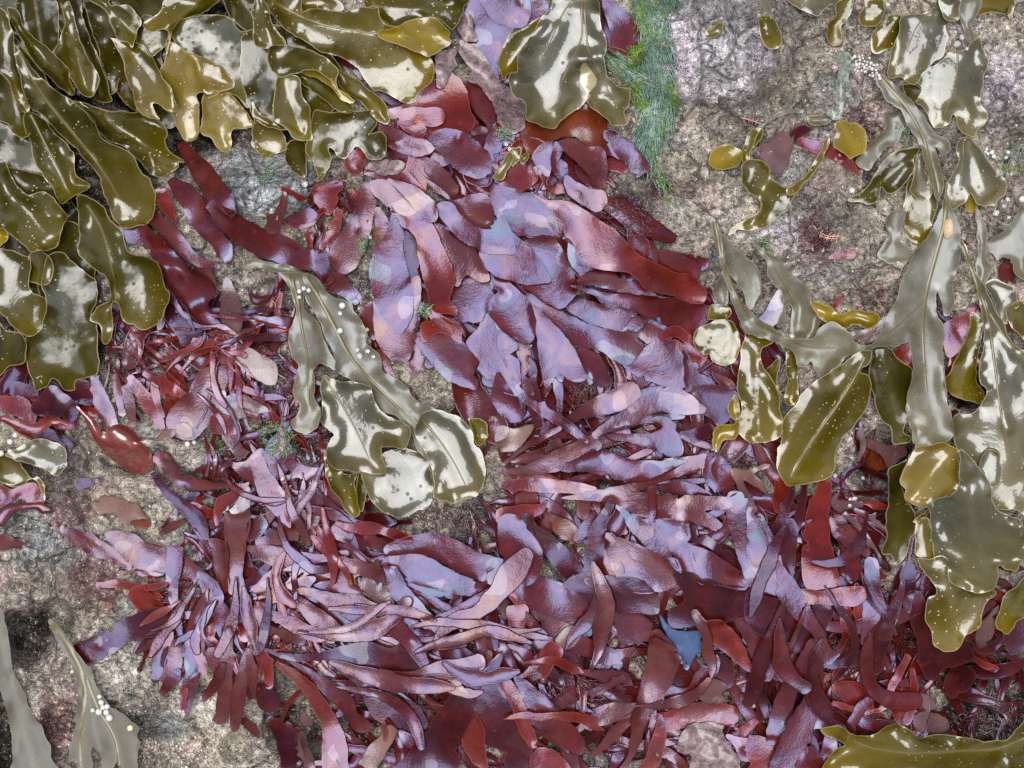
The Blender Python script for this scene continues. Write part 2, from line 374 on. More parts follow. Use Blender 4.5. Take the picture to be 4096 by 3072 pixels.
TINTS = {  # stains of the rock, but 'deep' paints hollow shade: px, py, rx, ry, weight
 'pink': [(2840, 190, 250, 240, 1.1), (2740, 330, 120, 90, .8), (3170, 950, 120, 80, .8), (4020, 330, 130, 160, .8), (3880, 60, 120, 70, .5), (3300, 560, 80, 60, .4), (700, 1980, 90, 60, .3)],
 'blue': [(980, 700, 170, 110, 1.0), (150, 2120, 190, 150, .9), (3190, 880, 130, 90, .6), (640, 2890, 110, 60, .8), (3280, 1080, 100, 80, .6), (3160, 690, 90, 90, .5), (290, 2230, 120, 70, .7)],
 'rust': [(290, 2020, 110, 130, .9), (380, 2330, 130, 130, .9), (3260, 960, 90, 110, .9), (2640, 760, 110, 50, .7), (2500, 870, 140, 90, .8), (3480, 560, 90, 160, .6), (230, 2900, 90, 130, .9), (3500, 1180, 160, 60, .4), (2960, 1180, 80, 80, .4), (650, 2360, 120, 60, .3)],
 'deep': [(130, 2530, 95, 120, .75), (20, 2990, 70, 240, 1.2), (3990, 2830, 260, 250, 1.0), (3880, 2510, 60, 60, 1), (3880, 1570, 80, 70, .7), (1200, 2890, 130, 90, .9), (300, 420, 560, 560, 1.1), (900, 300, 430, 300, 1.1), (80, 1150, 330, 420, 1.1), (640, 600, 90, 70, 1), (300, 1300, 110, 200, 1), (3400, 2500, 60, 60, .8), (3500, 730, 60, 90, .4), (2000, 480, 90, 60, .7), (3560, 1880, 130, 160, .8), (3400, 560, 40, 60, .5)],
 'pale': [(2160, 1590, 110, 70, .9), (2900, 320, 60, 70, 1.3), (2260, 1010, 60, 60, .9), (900, 2830, 200, 60, .5), (540, 1740, 110, 50, .5), (770, 1850, 130, 40, .6), (2440, 800, 140, 60, .4), (2930, 900, 150, 70, .4), (480, 2660, 150, 90, .35), (2650, 860, 120, 80, .45)],
}
def blob(x, y, cx, cy, rx, ry, rot=0):
    c, s = math.cos(math.radians(rot)), math.sin(math.radians(rot))
    dx, dy = x - cx, y - cy
    u = (dx * c + dy * s) / rx; v = (-dx * s + dy * c) / ry
    q = u * u + v * v + .45 * fbm(x / 110, y / 110, 21, 3)
    return np.clip(1.25 - q * .8, 0, 1) ** 1.2
def rock_h(x, y):
    h = 42 * fbm(x / 420, y / 420, 3, 3) + 34 * fbm(x / 130, y / 130, 9, 4, .55) - 70
    r = fbm(x / 60, y / 60, 31, 2); h = h + 20 * (1 - np.abs(r) * 1.8)
    cr = np.abs(fbm(x / 210, y / 170, 37, 3)); h = h - 34 * np.clip(1 - cr / .05, 0, 1)
    # broad swells added to the face, shaped so blades below each turn dark
    for (cx, cy, rx, up, dn, a) in SHADE_SWELLS:
        wx = np.exp(-((x - cx) / rx) ** 2 * 1.2); v = y - cy + 40 * fbm(x / 300, y / 300, 77, 2)
        t = np.where(v < 0, np.clip(1 + v / up, 0, 1), np.clip(1 - v / dn, 0, 1)); h = h + a * wx * t * t * (3 - 2 * t)
    for (cx, cy, rx, ry, a, ro) in HOLLOWS: h = h + a * blob(x, y, cx, cy, rx, ry, ro)
    return h
def rock_fine(x, y):
    return 12 * fbm(x / 30, y / 30, 41, 3, .62) + 6 * fbm(x / 11, y / 11, 51, 2, .6)
GXX, GYY = np.meshgrid(Gx, Gy)
H = rock_h(GXX, GYY)            # running surface: every blade is laid on what is already there
BASE_H = H.copy()

def link(name, me, mat=None, parent=None, o3=None):
    ob = bpy.data.objects.new(name, me); coll.objects.link(ob)
    if mat is not None:
        me.materials.append(MATS[mat] if isinstance(mat, str) else mat)
    if parent is not None: ob.parent = parent
    elif o3 is not None: ob.matrix_world = Matrix.Translation(ROT @ Vector(o3)) @ ROT.to_4x4()
    return ob
def root(name, o3):
    ob = bpy.data.objects.new(name, None); coll.objects.link(ob); ob.empty_display_size = .01
    ob.matrix_world = Matrix.Translation(ROT @ Vector(o3)) @ ROT.to_4x4(); return ob
def setp(ob, label, cat, group=None, kind=None):
    if label: ob['label'] = label
    if cat: ob['category'] = cat
    if group: ob['group'] = group
    if kind: ob['kind'] = kind
def mesh(name, v, f, smooth=True):
    me = bpy.data.meshes.new(name); me.from_pydata(np.asarray(v).tolist(), [], f); me.validate(verbose=False)
    if smooth: me.polygons.foreach_set('use_smooth', [True] * len(me.polygons))
    return me
def fattr(me, name, vals):
    a = me.attributes.new(name, 'FLOAT', 'POINT'); a.data.foreach_set('value', np.asarray(vals, np.float32))

def build_rock():
    def axis(lo, hi, n_out, step):
        inner = np.arange(lo, hi + step, step)
        ext = np.cumsum(np.linspace(step, 420, n_out))
        return np.concatenate([lo - ext[::-1], inner, hi + ext])
    xs = axis(-330, 4430, 26, 9); ys = axis(-330, 3400, 26, 9)
    X, Y = np.meshgrid(xs, ys); Z = rock_h(X, Y) + rock_fine(X, Y)
    Z = np.minimum(Z, sample(BASE_H, X, Y, GX0, GY0) + 12) if True else Z
    p = unproj(np.stack([X.ravel(), Y.ravel()], 1), Z.ravel())
    h, w = X.shape; idx = np.arange(h * w).reshape(h, w)
    q = np.stack([idx[:-1, :-1], idx[1:, :-1], idx[1:, 1:], idx[:-1, 1:]], -1).reshape(-1, 4)
    me = mesh('rock_face', p, q.tolist())
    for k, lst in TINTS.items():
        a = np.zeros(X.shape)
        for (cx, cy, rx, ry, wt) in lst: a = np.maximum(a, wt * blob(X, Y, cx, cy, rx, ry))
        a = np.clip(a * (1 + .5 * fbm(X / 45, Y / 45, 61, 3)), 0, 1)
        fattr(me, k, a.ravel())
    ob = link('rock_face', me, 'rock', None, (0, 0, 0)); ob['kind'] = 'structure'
    # the beach the face stands on, running out to the horizon
    n = 40; g = np.concatenate([-np.geomspace(300, .3, n), np.linspace(-.25, .25, 5), np.geomspace(.3, 300, n)])
    X, Y = np.meshgrid(g, g); Zb = -.42 + .03 * fbm(X * .8, Y * .8, 5, 4) * np.minimum(1, np.hypot(X, Y))
    h, w = X.shape; idx = np.arange(h * w).reshape(h, w)
    q = np.stack([idx[:-1, :-1], idx[:-1, 1:], idx[1:, 1:], idx[1:, :-1]], -1).reshape(-1, 4)
    me = mesh('beach', np.stack([X.ravel(), Y.ravel(), Zb.ravel()], 1), q.tolist())
    b = link('beach', me, 'sand'); b['kind'] = 'structure'

_seed = [100]
def blade(name, out, mat, parent=None, origin=None, axis=None, veins=(), wave=9, wl=190, ruffle=0, rw=90, curl=0.0, fold=0.0,
          tilt=(0, 0), lift=0, gap=4, thick=3.0, stiff=30, ragged=2.0, wavy=0, tears=0, h=None, dome=0, acc=None):
    """Lay one blade (outline in photo pixels) over the running surface H and build it as a closed thin solid."""
    _seed[0] += 1; sd = _seed[0]
    out = catmull(out, True, 9)
    if ragged:
        nrm = np.roll(out, -1, 0) - np.roll(out, 1, 0); nrm = np.stack([nrm[:, 1], -nrm[:, 0]], 1)
        nrm /= np.linalg.norm(nrm, axis=1)[:, None] + 1e-9
        i = np.arange(len(out))
        if wavy: out = out + nrm * (wavy * fbm(out[:, 0] / 48 + sd, out[:, 1] / 48, sd, 2))[:, None]
        if tears and len(out) > 40:
            rr = random.Random(sd)
            for _ in range(rr.randint(0, tears)):
                k = rr.randrange(len(out)); dd = np.minimum(abs(i - k), len(out) - abs(i - k)) * 9.0
                out = out - nrm * (rr.uniform(8, 26) * np.clip(1 - dd / rr.uniform(12, 26), 0, 1))[:, None]
        out = out + nrm * (ragged * (fbm(out[:, 0] / 23, out[:, 1] / 23, sd, 2)))[:, None]
    keep = [0]
    for i in range(1, len(out)):
        if np.hypot(*(out[i] - out[keep[-1]])) > 3.5: keep.append(i)
    out = out[keep]
    x0, y0 = out.min(0) - 30; x1, y1 = out.max(0) + 30
    i0, i1 = max(0, int((x0 - GX0) / CELL)), min(GW, int((x1 - GX0) / CELL) + 1)
    j0, j1 = max(0, int((y0 - GY0) / CELL)), min(GH, int((y1 - GY0) / CELL) + 1)
    if i1 - i0 < 3 or j1 - j0 < 3: return None
    X, Y = GXX[j0:j1, i0:i1], GYY[j0:j1, i0:i1]; Hm = H[j0:j1, i0:i1]
    m = inside(X, Y, out)
    d, _ = dist_poly(X, Y, out); d = np.where(m, d, 0)
    if m.sum() < 1: return None
    near = m | (blur(m.astype(float), 1) > 0)
    w = near.astype(float); r = max(1, int(stiff / CELL))
    def mb(a, r):
        return blur(a * w, r) / np.maximum(blur(w, r), 1e-4)
    def dil(a, r):
        for ax in (0, 1):
            o = a
            for k in range(1, r + 1):
                p = np.roll(a, k, ax); q = np.roll(a, -k, ax)
                if ax == 0: p[:k] = a[:k]; q[-k:] = a[-k:]
                else: p[:, :k] = a[:, :k]; q[:, -k:] = a[:, -k:]
                o = np.maximum(o, np.maximum(p, q))
            a = o
        return a
    # a stiff leathery sheet spans the dips: smooth upper envelope of whatever lies below it
    Hn = np.where(near, Hm, -1e9); lo = Hm[near].min(); Hn = np.maximum(Hn, lo)
    r = max(1, min(r, int(math.sqrt(m.sum()) / 3) + 1)); r2 = max(1, r // 2)
    Sf = mb(mb(dil(Hn, r2), r), r2)
    Sf = Sf * .8 + .2 * mb(np.where(near, np.maximum(Sf, Hm), Sf), 2)
    Sf = np.where(near, np.maximum(Sf, Hm - 3), Sf); Sf = mb(Sf, 1)
    # principal axis
    c = out.mean(0); q = out - c
    if axis is None:
        ev, evec = np.linalg.eigh(q.T @ q); ax = evec[:, 1]
    else: ax = np.array(axis, float); ax /= np.linalg.norm(ax)
    if axis is None and abs(ax[1]) > .3 and ax[1] < 0: ax = -ax
    pr = q @ ax; a0, a1 = pr.min(), pr.max(); pv = q @ np.array([-ax[1], ax[0]])
    dmax = max(6, np.percentile(d[m], 97))
    def along(px, py): return np.clip(((px - c[0]) * ax[0] + (py - c[1]) * ax[1] - a0) / max(1, a1 - a0), 0, 1)
    if veins: vp = np.concatenate([catmull(v, False, 8) for v in veins])
    else:
        t = np.linspace(a0 * .9, a1 * .85, 40); vp = c + t[:, None] * ax
    dv, _ = dist_poly(X, Y, vp)
    u = ((X - c[0]) * ax[0] + (Y - c[1]) * ax[1]); v = (-(X - c[0]) * ax[1] + (Y - c[1]) * ax[0])
    z = wave * (fbm(u / (wl * 1.5) + sd * 3.1, v / wl + sd, sd, 2, .4))
    dn = np.clip(d / dmax, 0, 1)
    if ruffle: z = z + ruffle * (1 - np.clip(d / max(30, dmax * .75), 0, 1)) ** 1.6 * fbm(X / rw + sd, Y / rw, sd + 5, 2) * 1.5
    z = z + curl * dmax * (1 - dn) ** 2 - fold * np.minimum(dv, dmax * 1.3)
    if dome: z = z + dome * np.sqrt(np.clip(1 - (1 - dn) ** 2, 0, 1))
    z = z + tilt[0] * (X - c[0]) + tilt[1] * (Y - c[1])
    zz = z[m]; z = z - np.percentile(zz, 12); z = np.where(z < 0, z * .15, z)
    Z = Sf + z + gap + lift
    Zu = np.where(m, Z, -1e9)
    H[j0:j1, i0:i1] = np.maximum(Hm, np.where(m, Z + 1, -1e9))
    # mesh
    area = m.sum() * CELL * CELL
    if h is None: h = float(np.clip(math.sqrt(area) / 20, 7, 14))
    gx = np.arange(x0, x1, h); gy = np.arange(y0, y1, h * .866)
    PX, PY = np.meshgrid(gx, gy); PX = PX + (np.arange(len(gy)) % 2)[:, None] * h / 2
    PX, PY = PX.ravel(), PY.ravel(); k = inside(PX, PY, out); P2 = np.stack([PX[k], PY[k]], 1)
    nrm = np.roll(out, -1, 0) - np.roll(out, 1, 0); nrm = np.stack([nrm[:, 1], -nrm[:, 0]], 1); nrm /= np.linalg.norm(nrm, axis=1)[:, None] + 1e-9
    sgn = 1 if ((out[:, 0] * np.roll(out[:, 1], -1) - np.roll(out[:, 0], -1) * out[:, 1]).sum() > 0) else -1
    inset = min(5.0, dmax * .35)
    ring = out - nrm * sgn * inset
    rk = inside(ring[:, 0], ring[:, 1], out); ring = ring[rk]
    if len(ring):
        dd, _ = dist_poly(ring[:, 0], ring[:, 1], out); ring = ring[dd > inset * .8]
    if len(P2):
        dd, _ = dist_poly(P2[:, 0], P2[:, 1], out); P2 = P2[dd > inset + h * .45]
    nb = len(out)
    allp = np.concatenate([out, ring, P2]) if len(P2) or len(ring) else out
    vs, es, fs, ov, oe, of = delaunay_2d_cdt([Vector(p) for p in allp.tolist()], [(i, (i + 1) % nb) for i in range(nb)], [], 1, 1e-4)
    vs = np.array([(p.x, p.y) for p in vs])
    if not fs: return None
    zt = sample(Z, vs[:, 0], vs[:, 1], X[0, 0] - CELL / 2, Y[0, 0] - CELL / 2)
    n = len(vs)
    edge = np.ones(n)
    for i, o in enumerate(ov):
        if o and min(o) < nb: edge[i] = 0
    fr = []
    for f in fs:
        a, b2, c2 = vs[f[0]], vs[f[1]], vs[f[2]]
        cr = (b2[0] - a[0]) * (c2[1] - a[1]) - (b2[1] - a[1]) * (c2[0] - a[0])
        fr.append(tuple(f) if cr < 0 else tuple(f[::-1]))
    ec = {}
    for f in fr:
        for a, b2 in zip(f, f[1:] + f[:1]): ec[(a, b2)] = 1
    rim = [(a, b2) for (a, b2) in ec if (b2, a) not in ec]
    faces = fr + [tuple(i + n for i in f[::-1]) for f in fr] + [(b2, a, a + n, b2 + n) for a, b2 in rim]
    p3 = np.concatenate([unproj(vs, zt), unproj(vs, zt - thick)])
    if origin is None:
        cz = float(sample(Z, np.array([c[0]]), np.array([c[1]]), X[0, 0] - CELL / 2, Y[0, 0] - CELL / 2)[0])
        origin = unproj(np.array([c]), np.array([cz]))[0]
    al = along(vs[:, 0], vs[:, 1])
    vd, _ = dist_poly(vs[:, 0], vs[:, 1], vp); ve = np.exp(-(vd / 16) ** 2)
    if acc is not None:
        acc.append((p3, faces, np.concatenate([edge, edge * 0]), np.concatenate([al, al]), mat)); return None
    me = bpy.data.meshes.new(name); me.from_pydata((p3 - origin).tolist(), [], faces)
    me.polygons.foreach_set('use_smooth', [True] * len(me.polygons))
    rs = set((min(a, b2), max(a, b2)) for a, b2 in rim) | set((min(a, b2) + n, max(a, b2) + n) for a, b2 in rim)
    ev = np.empty(len(me.edges) * 2, int); me.edges.foreach_get('vertices', ev); ev = ev.reshape(-1, 2); ev.sort(1)
    sh = me.attributes.new('sharp_edge', 'BOOLEAN', 'EDGE')
    sh.data.foreach_set('value', [(a, b2) in rs for a, b2 in ev.tolist()])
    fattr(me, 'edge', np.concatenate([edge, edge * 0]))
    fattr(me, 'along', np.concatenate([al, al]))
    fattr(me, 'vein', np.concatenate([ve, ve]))
    ob = link(name, me, mat, parent, origin if parent is None else None)
    ob['_area'] = float(area)
    return ob, origin, Z, (X[0, 0] - CELL / 2, Y[0, 0] - CELL / 2), c, ax, (a1 - a0), dmax

def midrib(path, w0, w1, res, parent, origin, mat='rib', name='midrib'):
    """Raised rib along a vein, sitting in the blade's surface."""
    p = catmull(path, False, 10); Z, g0 = res[2], res[3]
    z = sample(Z, p[:, 0], p[:, 1], *g0); n = len(p)
    z = np.convolve(np.pad(z, 3, mode='edge'), np.ones(7) / 7, 'valid')
    t = np.gradient(p, axis=0); t /= np.linalg.norm(t, axis=1)[:, None] + 1e-9; nn = np.stack([-t[:, 1], t[:, 0]], 1)
    wd = np.linspace(w0, w1, n) / 2
    vs, faces = [], []
    prof = [(-1.25, -2.2), (-.8, 1.0), (0, 2.4), (.8, 1.0), (1.25, -2.2)]
    for k, (a, hh) in enumerate(prof):
        q = p + nn * (wd * a)[:, None]
        zs = sample(Z, q[:, 0], q[:, 1], *g0) * .6 + z * .4
        vs.append(unproj(q, zs + hh * np.clip(wd / 9, .5, 1.5)))
    V = np.stack(vs, 1).reshape(-1, 3) - origin
    m = len(prof)
    for i in range(n - 1):
        for k in range(m - 1): faces.append((i * m + k, i * m + k + 1, (i + 1) * m + k + 1, (i + 1) * m + k))
    me = mesh(name, V, faces); return link(name, me, mat, parent)
# ------------------------------------------------------------------ traced outlines
# one blade a line:  tile  material  P(olygon)|R(ibbon x y width)  options ; numbers ; label
RED_A = """
01 v P w4 l4; 1750 -20 2250 -20 2380 60 2300 260 2200 420 2080 640 1960 600 1880 520 1760 420 1690 330 1700 200 1760 60; broad lilac sheet between the yellow-tipped wrack and the silver wrack fan
01 v P l8; 1880 -20 2212 -20 2212 200 2000 190 1890 60; upper torn flap of the broad lilac sheet
02 d P c.1 ; 770 -20 840 -20 890 120 885 320 860 360 800 140; narrow maroon strip hanging beside the silver wrack fan
02 v P ty-.1 w12; 835 -20 960 60 1060 160 1120 260 1105 330 1080 400 1010 460 950 440 870 370 885 250 840 100; lilac blade with red ragged tip next to the green filaments
01 d P w6; 600 440 720 450 800 500 880 580 940 660 1000 720 1140 770 1250 850 1180 860 1000 760 850 600 740 520
01 r P w14; 1340 760 1420 700 1480 560 1560 560 1640 610 1720 700 1760 880 1800 960 1740 1060 1600 1040 1480 1050 1400 990 1360 900 1160 950 1130 880 1220 850; deep red blade folded under the yellow-tipped wrack
01 p P w10; 1750 660 1820 640 1900 720 1960 800 2010 900 1990 1000 1940 1080 1900 1000 1800 880 1750 760
01 v P; 1990 980 2040 1010 2020 1180 1940 1310 1890 1240 1900 1120
02 o P w18 wl130; 200 1000 440 960 640 860 700 850 790 900 840 960 850 1080 840 1180 760 1200 680 1180 600 1100 440 1130 330 1240 240 1230 190 1120; amber blade glowing under the silver wrack fan
02 p P w12; 470 1150 600 1120 700 1180 830 1200 860 1320 850 1440 830 1500 740 1480 710 1400 640 1330 540 1240; pinkish torn blade below the amber blade
02 v P ; 260 1260 340 1160 440 1150 430 1280 390 1410 330 1370; small lilac flap touching the amber blade
02 v P ; 440 1150 500 1200 550 1380 500 1450 440 1400 410 1330
02 v P ty-.12 w16; 850 1060 950 1090 1080 1170 1160 1270 1200 1350 1150 1390 1090 1430 1040 1370 970 1290 900 1250 830 1240 840 1150; violet squared-off blade touching the green filaments
02 p P; 530 1420 640 1480 740 1520 830 1540 850 1640 760 1700 700 1659 600 1600 540 1540; pink blade tip above the fan of violet blades
02 r P w16; 0 1380 100 1330 240 1330 300 1420 270 1480 180 1530 60 1540 0 1520; glossy dark red flap above the lilac fan
01 p P w10; 1030 1000 1160 1030 1300 1100 1400 1120 1480 1180 1430 1240 1330 1250 1200 1220 1100 1150; pink gleaming blade under the wrack tip
01 r R; 1380 1080 120 1280 950 150 1500 940 140
01 p P; 1380 1290 1500 1300 1600 1400 1720 1560 1760 1659 1600 1659 1480 1500
01 v P w5; 1450 1100 1560 1040 1700 1060 1800 1130 1900 1220 1930 1300 1920 1400 1840 1420 1740 1410 1640 1340 1540 1240 1470 1160; large lilac tongue at the top of the fan
01 r P l4; 930 1400 1100 1390 1260 1400 1340 1460 1420 1560 1460 1659 1300 1640 1180 1500 1050 1440
01 r P c-.3 l16; 760 1250 800 1215 860 1210 920 1230 935 1290 905 1350 900 1400 820 1405 770 1360 755 1300; small round red disc beside the wrack tip
11 r P w10; 530 -20 730 -40 720 80 660 200 630 220 560 160 520 80; dark red pointed leaf over the bare rock pocket
11 r R w6; 290 280 50 400 290 80 500 250 70 590 180 40
11 v P ; 290 250 400 190 480 170 540 220 500 270 380 290
10 v P ty-.1 w16 wl120; 960 340 1080 310 1180 320 1270 390 1360 470 1430 560 1530 640 1640 720 1720 830 1660 930 1760 1070 1790 1110 1700 1110 1590 1080 1500 1000 1400 900 1300 760 1230 560 1160 480 1000 440; broad violet-blue blade emerging from the dark olive wrack
10 d P w16; 1310 820 1420 880 1550 1050 1620 1130 1560 1230 1470 1270 1420 1180 1350 1080 1310 980; dark maroon blade under the violet-blue blade
10 p R w8; 1200 220 100 1350 350 130 1520 540 110 1640 610 70 1760 630 40; tapering red strap beside the violet-blue blade
10 r R c.3 l14; 1250 30 60 1330 120 110 1370 200 80 1415 280 16; short curled red tip at the edge of the dark olive wrack
00 v R w10 wl110; 1440 1160 50 1540 1270 110 1640 1400 150 1720 1520 160 1810 1620 150 1865 1710 70; violet strap running down onto the bare rock pocket
10 v R w14 wl150; 1370 -60 70 1480 40 150 1570 150 190 1650 290 180 1740 400 130 1810 500 110 1840 590 60; violet strap with dark spot on the bare rock pocket
10 v R w14 wl170; 1690 130 90 1820 260 170 1960 360 210 2100 440 210 2220 480 200 2400 560 200 2560 600 150 2600 700 110; long bent violet strap that turns red at its end
11 d R l6 ; 570 560 110 610 640 120 620 740 100
10 d P c.5 w4 l12; 2010 770 2030 850 2100 870 2170 840 2200 760 2200 860 2150 930 2070 945 2010 900; cupped maroon scoop above the central wrack
10 g P w8 ; 1810 720 1850 760 1900 850 1940 980 1940 1130 1880 1190 1820 1180 1770 1050 1780 900; grey spindle-shaped dead blade
10 r R c.3 l10; 1730 1250 90 1860 1270 100 1980 1210 110 2090 1100 40; curved maroon strap with a hole in it
10 d R l5; 1380 900 16 1500 1030 20 1580 1110 26 1780 1120 16
10 r P; 1540 1659 1590 1500 1700 1390 1820 1320 1890 1380 1850 1480 1790 1659; 
10 t P w8; 1900 1390 2000 1300 2120 1360 2212 1420 2212 1580 2100 1560 2000 1500; pale flesh-coloured piece in the red tangle
11 p R; 280 40 30 250 180 70 170 330 100
11 r R l4; 720 180 60 690 330 70 620 420 80 570 480 30
11 p P w6; 890 -10 990 0 1010 100 990 230 960 360 930 480 890 560 850 640 780 680 720 670 660 620 645 520 700 420 790 290 850 150; pinkish blade with dark red wet tip left of the pendant violet blade
11 p R; 1020 170 50 1060 300 110 1040 440 100 1000 560 30
11 v P; 640 700 730 680 800 760 880 850 890 900 840 940 760 880 660 830 620 780; lilac flap behind the central wrack
11 p P; 900 960 980 920 1020 960 1010 1100 1000 1230 930 1150 870 1050
11 r P; 1000 1250 1060 1300 1120 1420 1170 1540 1100 1500 1060 1400
12 v P w5; -60 -10 60 10 200 40 330 70 440 180 530 290 500 400 400 400 250 400 100 370 70 320 -40 200; broad lilac sheet with a torn hole
12 d P w4; 200 340 260 300 320 290 410 290 435 360 400 400 300 395 220 380
12 r P l4 w14 wl230; 290 70 400 120 560 130 700 200 800 270 920 350 1030 460 1110 540 1260 610 1400 680 1500 700 1610 790 1630 840 1600 910 1500 920 1400 890 1380 860 1250 830 1150 790 1060 700 1000 670 850 660 760 640 690 590 640 530 600 450 540 380 520 290 430 190; long rust-red sheet lying across the bare rock edge
12 v P w3; 520 930 600 880 700 910 900 960 1100 1030 1240 1080 1340 1140 1350 1220 1240 1190 1100 1160 950 1150 850 1130 740 1090 620 1030
12 v P w3; 600 770 640 730 760 680 900 680 1000 700 1020 750 1130 770 1250 860 1330 880 1200 880 1050 860 900 820 750 790
12 v P w10 l3; 600 800 700 810 850 850 1000 860 1250 880 1400 890 1500 930 1650 950 1690 970 1660 1060 1570 1190 1480 1160 1350 1110 1200 1040 1000 960 800 880; long lilac blade below the rust-red sheet
12 b P; 830 1010 870 1030 900 1130 1000 1120 1050 1060 1100 1030 1180 1040 1160 1100 1060 1170 930 1160 860 1110
12 p P w12; 1080 1150 1200 1100 1340 1170 1370 1240 1250 1270 1150 1230
12 r R; 1300 1200 60 1420 1160 90 1550 1260 70 1650 1360 50
12 r R; 1380 1260 90 1500 1330 110 1640 1360 80
12 v P l3; 1330 1240 1390 1290 1480 1400 1500 1560 1400 1620 1300 1580 1150 1540 1060 1480 1000 1420 1090 1340 1220 1260; bulging lilac blade end above the fibrous rock gap
12 d P; 1480 1290 1560 1440 1630 1540 1640 1659 1520 1659 1490 1560
12 v P l2 w14; 150 780 230 840 330 890 440 950 560 1030 700 1090 870 1140 1050 1170 1110 1180 1060 1220 1130 1280 1090 1340 1000 1420 900 1380 790 1300 600 1280 480 1200 380 1080 280 960 190 880; wide purple blade sweeping down from the fan
12 v P w12; 600 1280 780 1340 850 1450 900 1570 830 1600 740 1540 650 1420
12 v P l3; 280 960 390 1060 500 1180 590 1290 640 1400 680 1530 620 1560 550 1540 470 1490 420 1550 380 1600 340 1500 310 1300 300 1200 270 1050; lilac blade with toothed lower edge
12 p P; 140 1240 250 1270 240 1400 250 1560 270 1660 180 1640 160 1500
11 v P l3; 1750 1250 1850 1130 1900 1000 1970 1050 2040 1150 2100 1400 2140 1520 2200 1660 2070 1650 1950 1560 1830 1450 1800 1350; violet blade below the pale blue sheet
12 v P; -10 1190 130 1240 150 1400 170 1560 130 1580 60 1480 0 1330
11 p P w6; 1260 1380 1340 1240 1390 1300 1380 1430 1350 1490 1290 1480 1240 1420
11 v P w5; 1340 1230 1400 1150 1500 1120 1620 1160 1720 1260 1820 1400 1800 1500 1820 1540 1810 1610 1740 1600 1620 1560 1530 1490 1450 1390; lilac blade with peach tip below the pendant blade
11 r R; 1430 980 60 1540 1080 90 1640 1150 100 1690 1240 40
11 r P w12; 1380 1100 1480 1050 1600 1100 1620 1190 1500 1170 1400 1240
11 d P w3; 1240 370 1300 400 1350 480 1355 720 1290 740 1250 600
11 v P l3 w4; 1920 710 2050 750 2180 850 2260 960 2290 1080 2280 1200 2220 1250 2120 1210 2020 1140 1920 990 1960 850; lilac tongue right of the pale blue sheet
11 b P l3 w4; 1640 720 1720 690 1850 760 1920 710 1960 850 1950 970 1900 990 1850 1070 1740 1080 1650 1040 1620 900; pale blue sheet in the middle of the fan
12 v P l4 w5; -60 540 100 530 230 430 400 400 490 500 540 600 590 720 600 850 540 920 490 960 400 930 300 870 220 820 150 770 -20 740; big lilac leaf with rolled red tip
12 v P l4 w3; -110 280 80 360 180 440 300 560 380 680 400 730 380 760 200 770 80 740 -50 700 -150 600; smaller lilac leaf lying on the big lilac leaf
11 v P l4 w8; 1510 180 1560 120 1650 140 1740 260 1840 320 1950 330 2000 200 2080 320 2110 400 2115 520 2030 530 1900 520 1800 490 1680 400 1600 310; lilac leaf with sharp dark outline
11 p P l4 w6; 1380 -100 1560 20 1640 100 1780 60 1900 60 1950 160 1955 270 1930 330 1830 310 1720 240 1620 120 1510 40; pink leaf with rounded end near the top of the fan
11 p P l6 w4; 1300 290 1500 290 1660 420 1800 490 1850 570 1910 690 1910 740 1840 750 1740 700 1660 780 1560 560 1400 400; rose-lilac leaf lying over the pale blue sheet
11 r P l6 w14; 1150 190 1250 250 1400 270 1480 330 1600 600 1640 750 1600 890 1660 960 1650 1020 1570 1000 1480 980 1440 880 1390 700 1360 560 1330 400 1200 300; deep red wet blade with curled tip in the fan
11 p P l4 w3; 1020 900 1200 850 1300 750 1360 750 1370 950 1350 1130 1310 1280 1260 1380 1200 1380 1110 1350 1030 1230 1005 1100; lower layer of the pendant violet blade
11 v P l6 w3; 1140 230 1210 330 1235 380 1230 470 1250 620 1290 740 1310 900 1290 1030 1220 1140 1190 1140 1100 1060 1020 940 990 820 970 700 980 600 1040 470 1110 350; upper layer of the pendant violet blade
11 p P l8 w5; 960 -30 1100 -50 1250 60 1350 170 1400 240 1330 260 1230 220 1120 160 1020 70; pink leaf with dark line at the head of the fan
11 p P l8 w5; 1120 -60 1300 -20 1420 60 1500 150 1500 240 1450 275 1390 240 1300 140 1200 30; rounded pink leaf with red fold at the head of the fan
"""
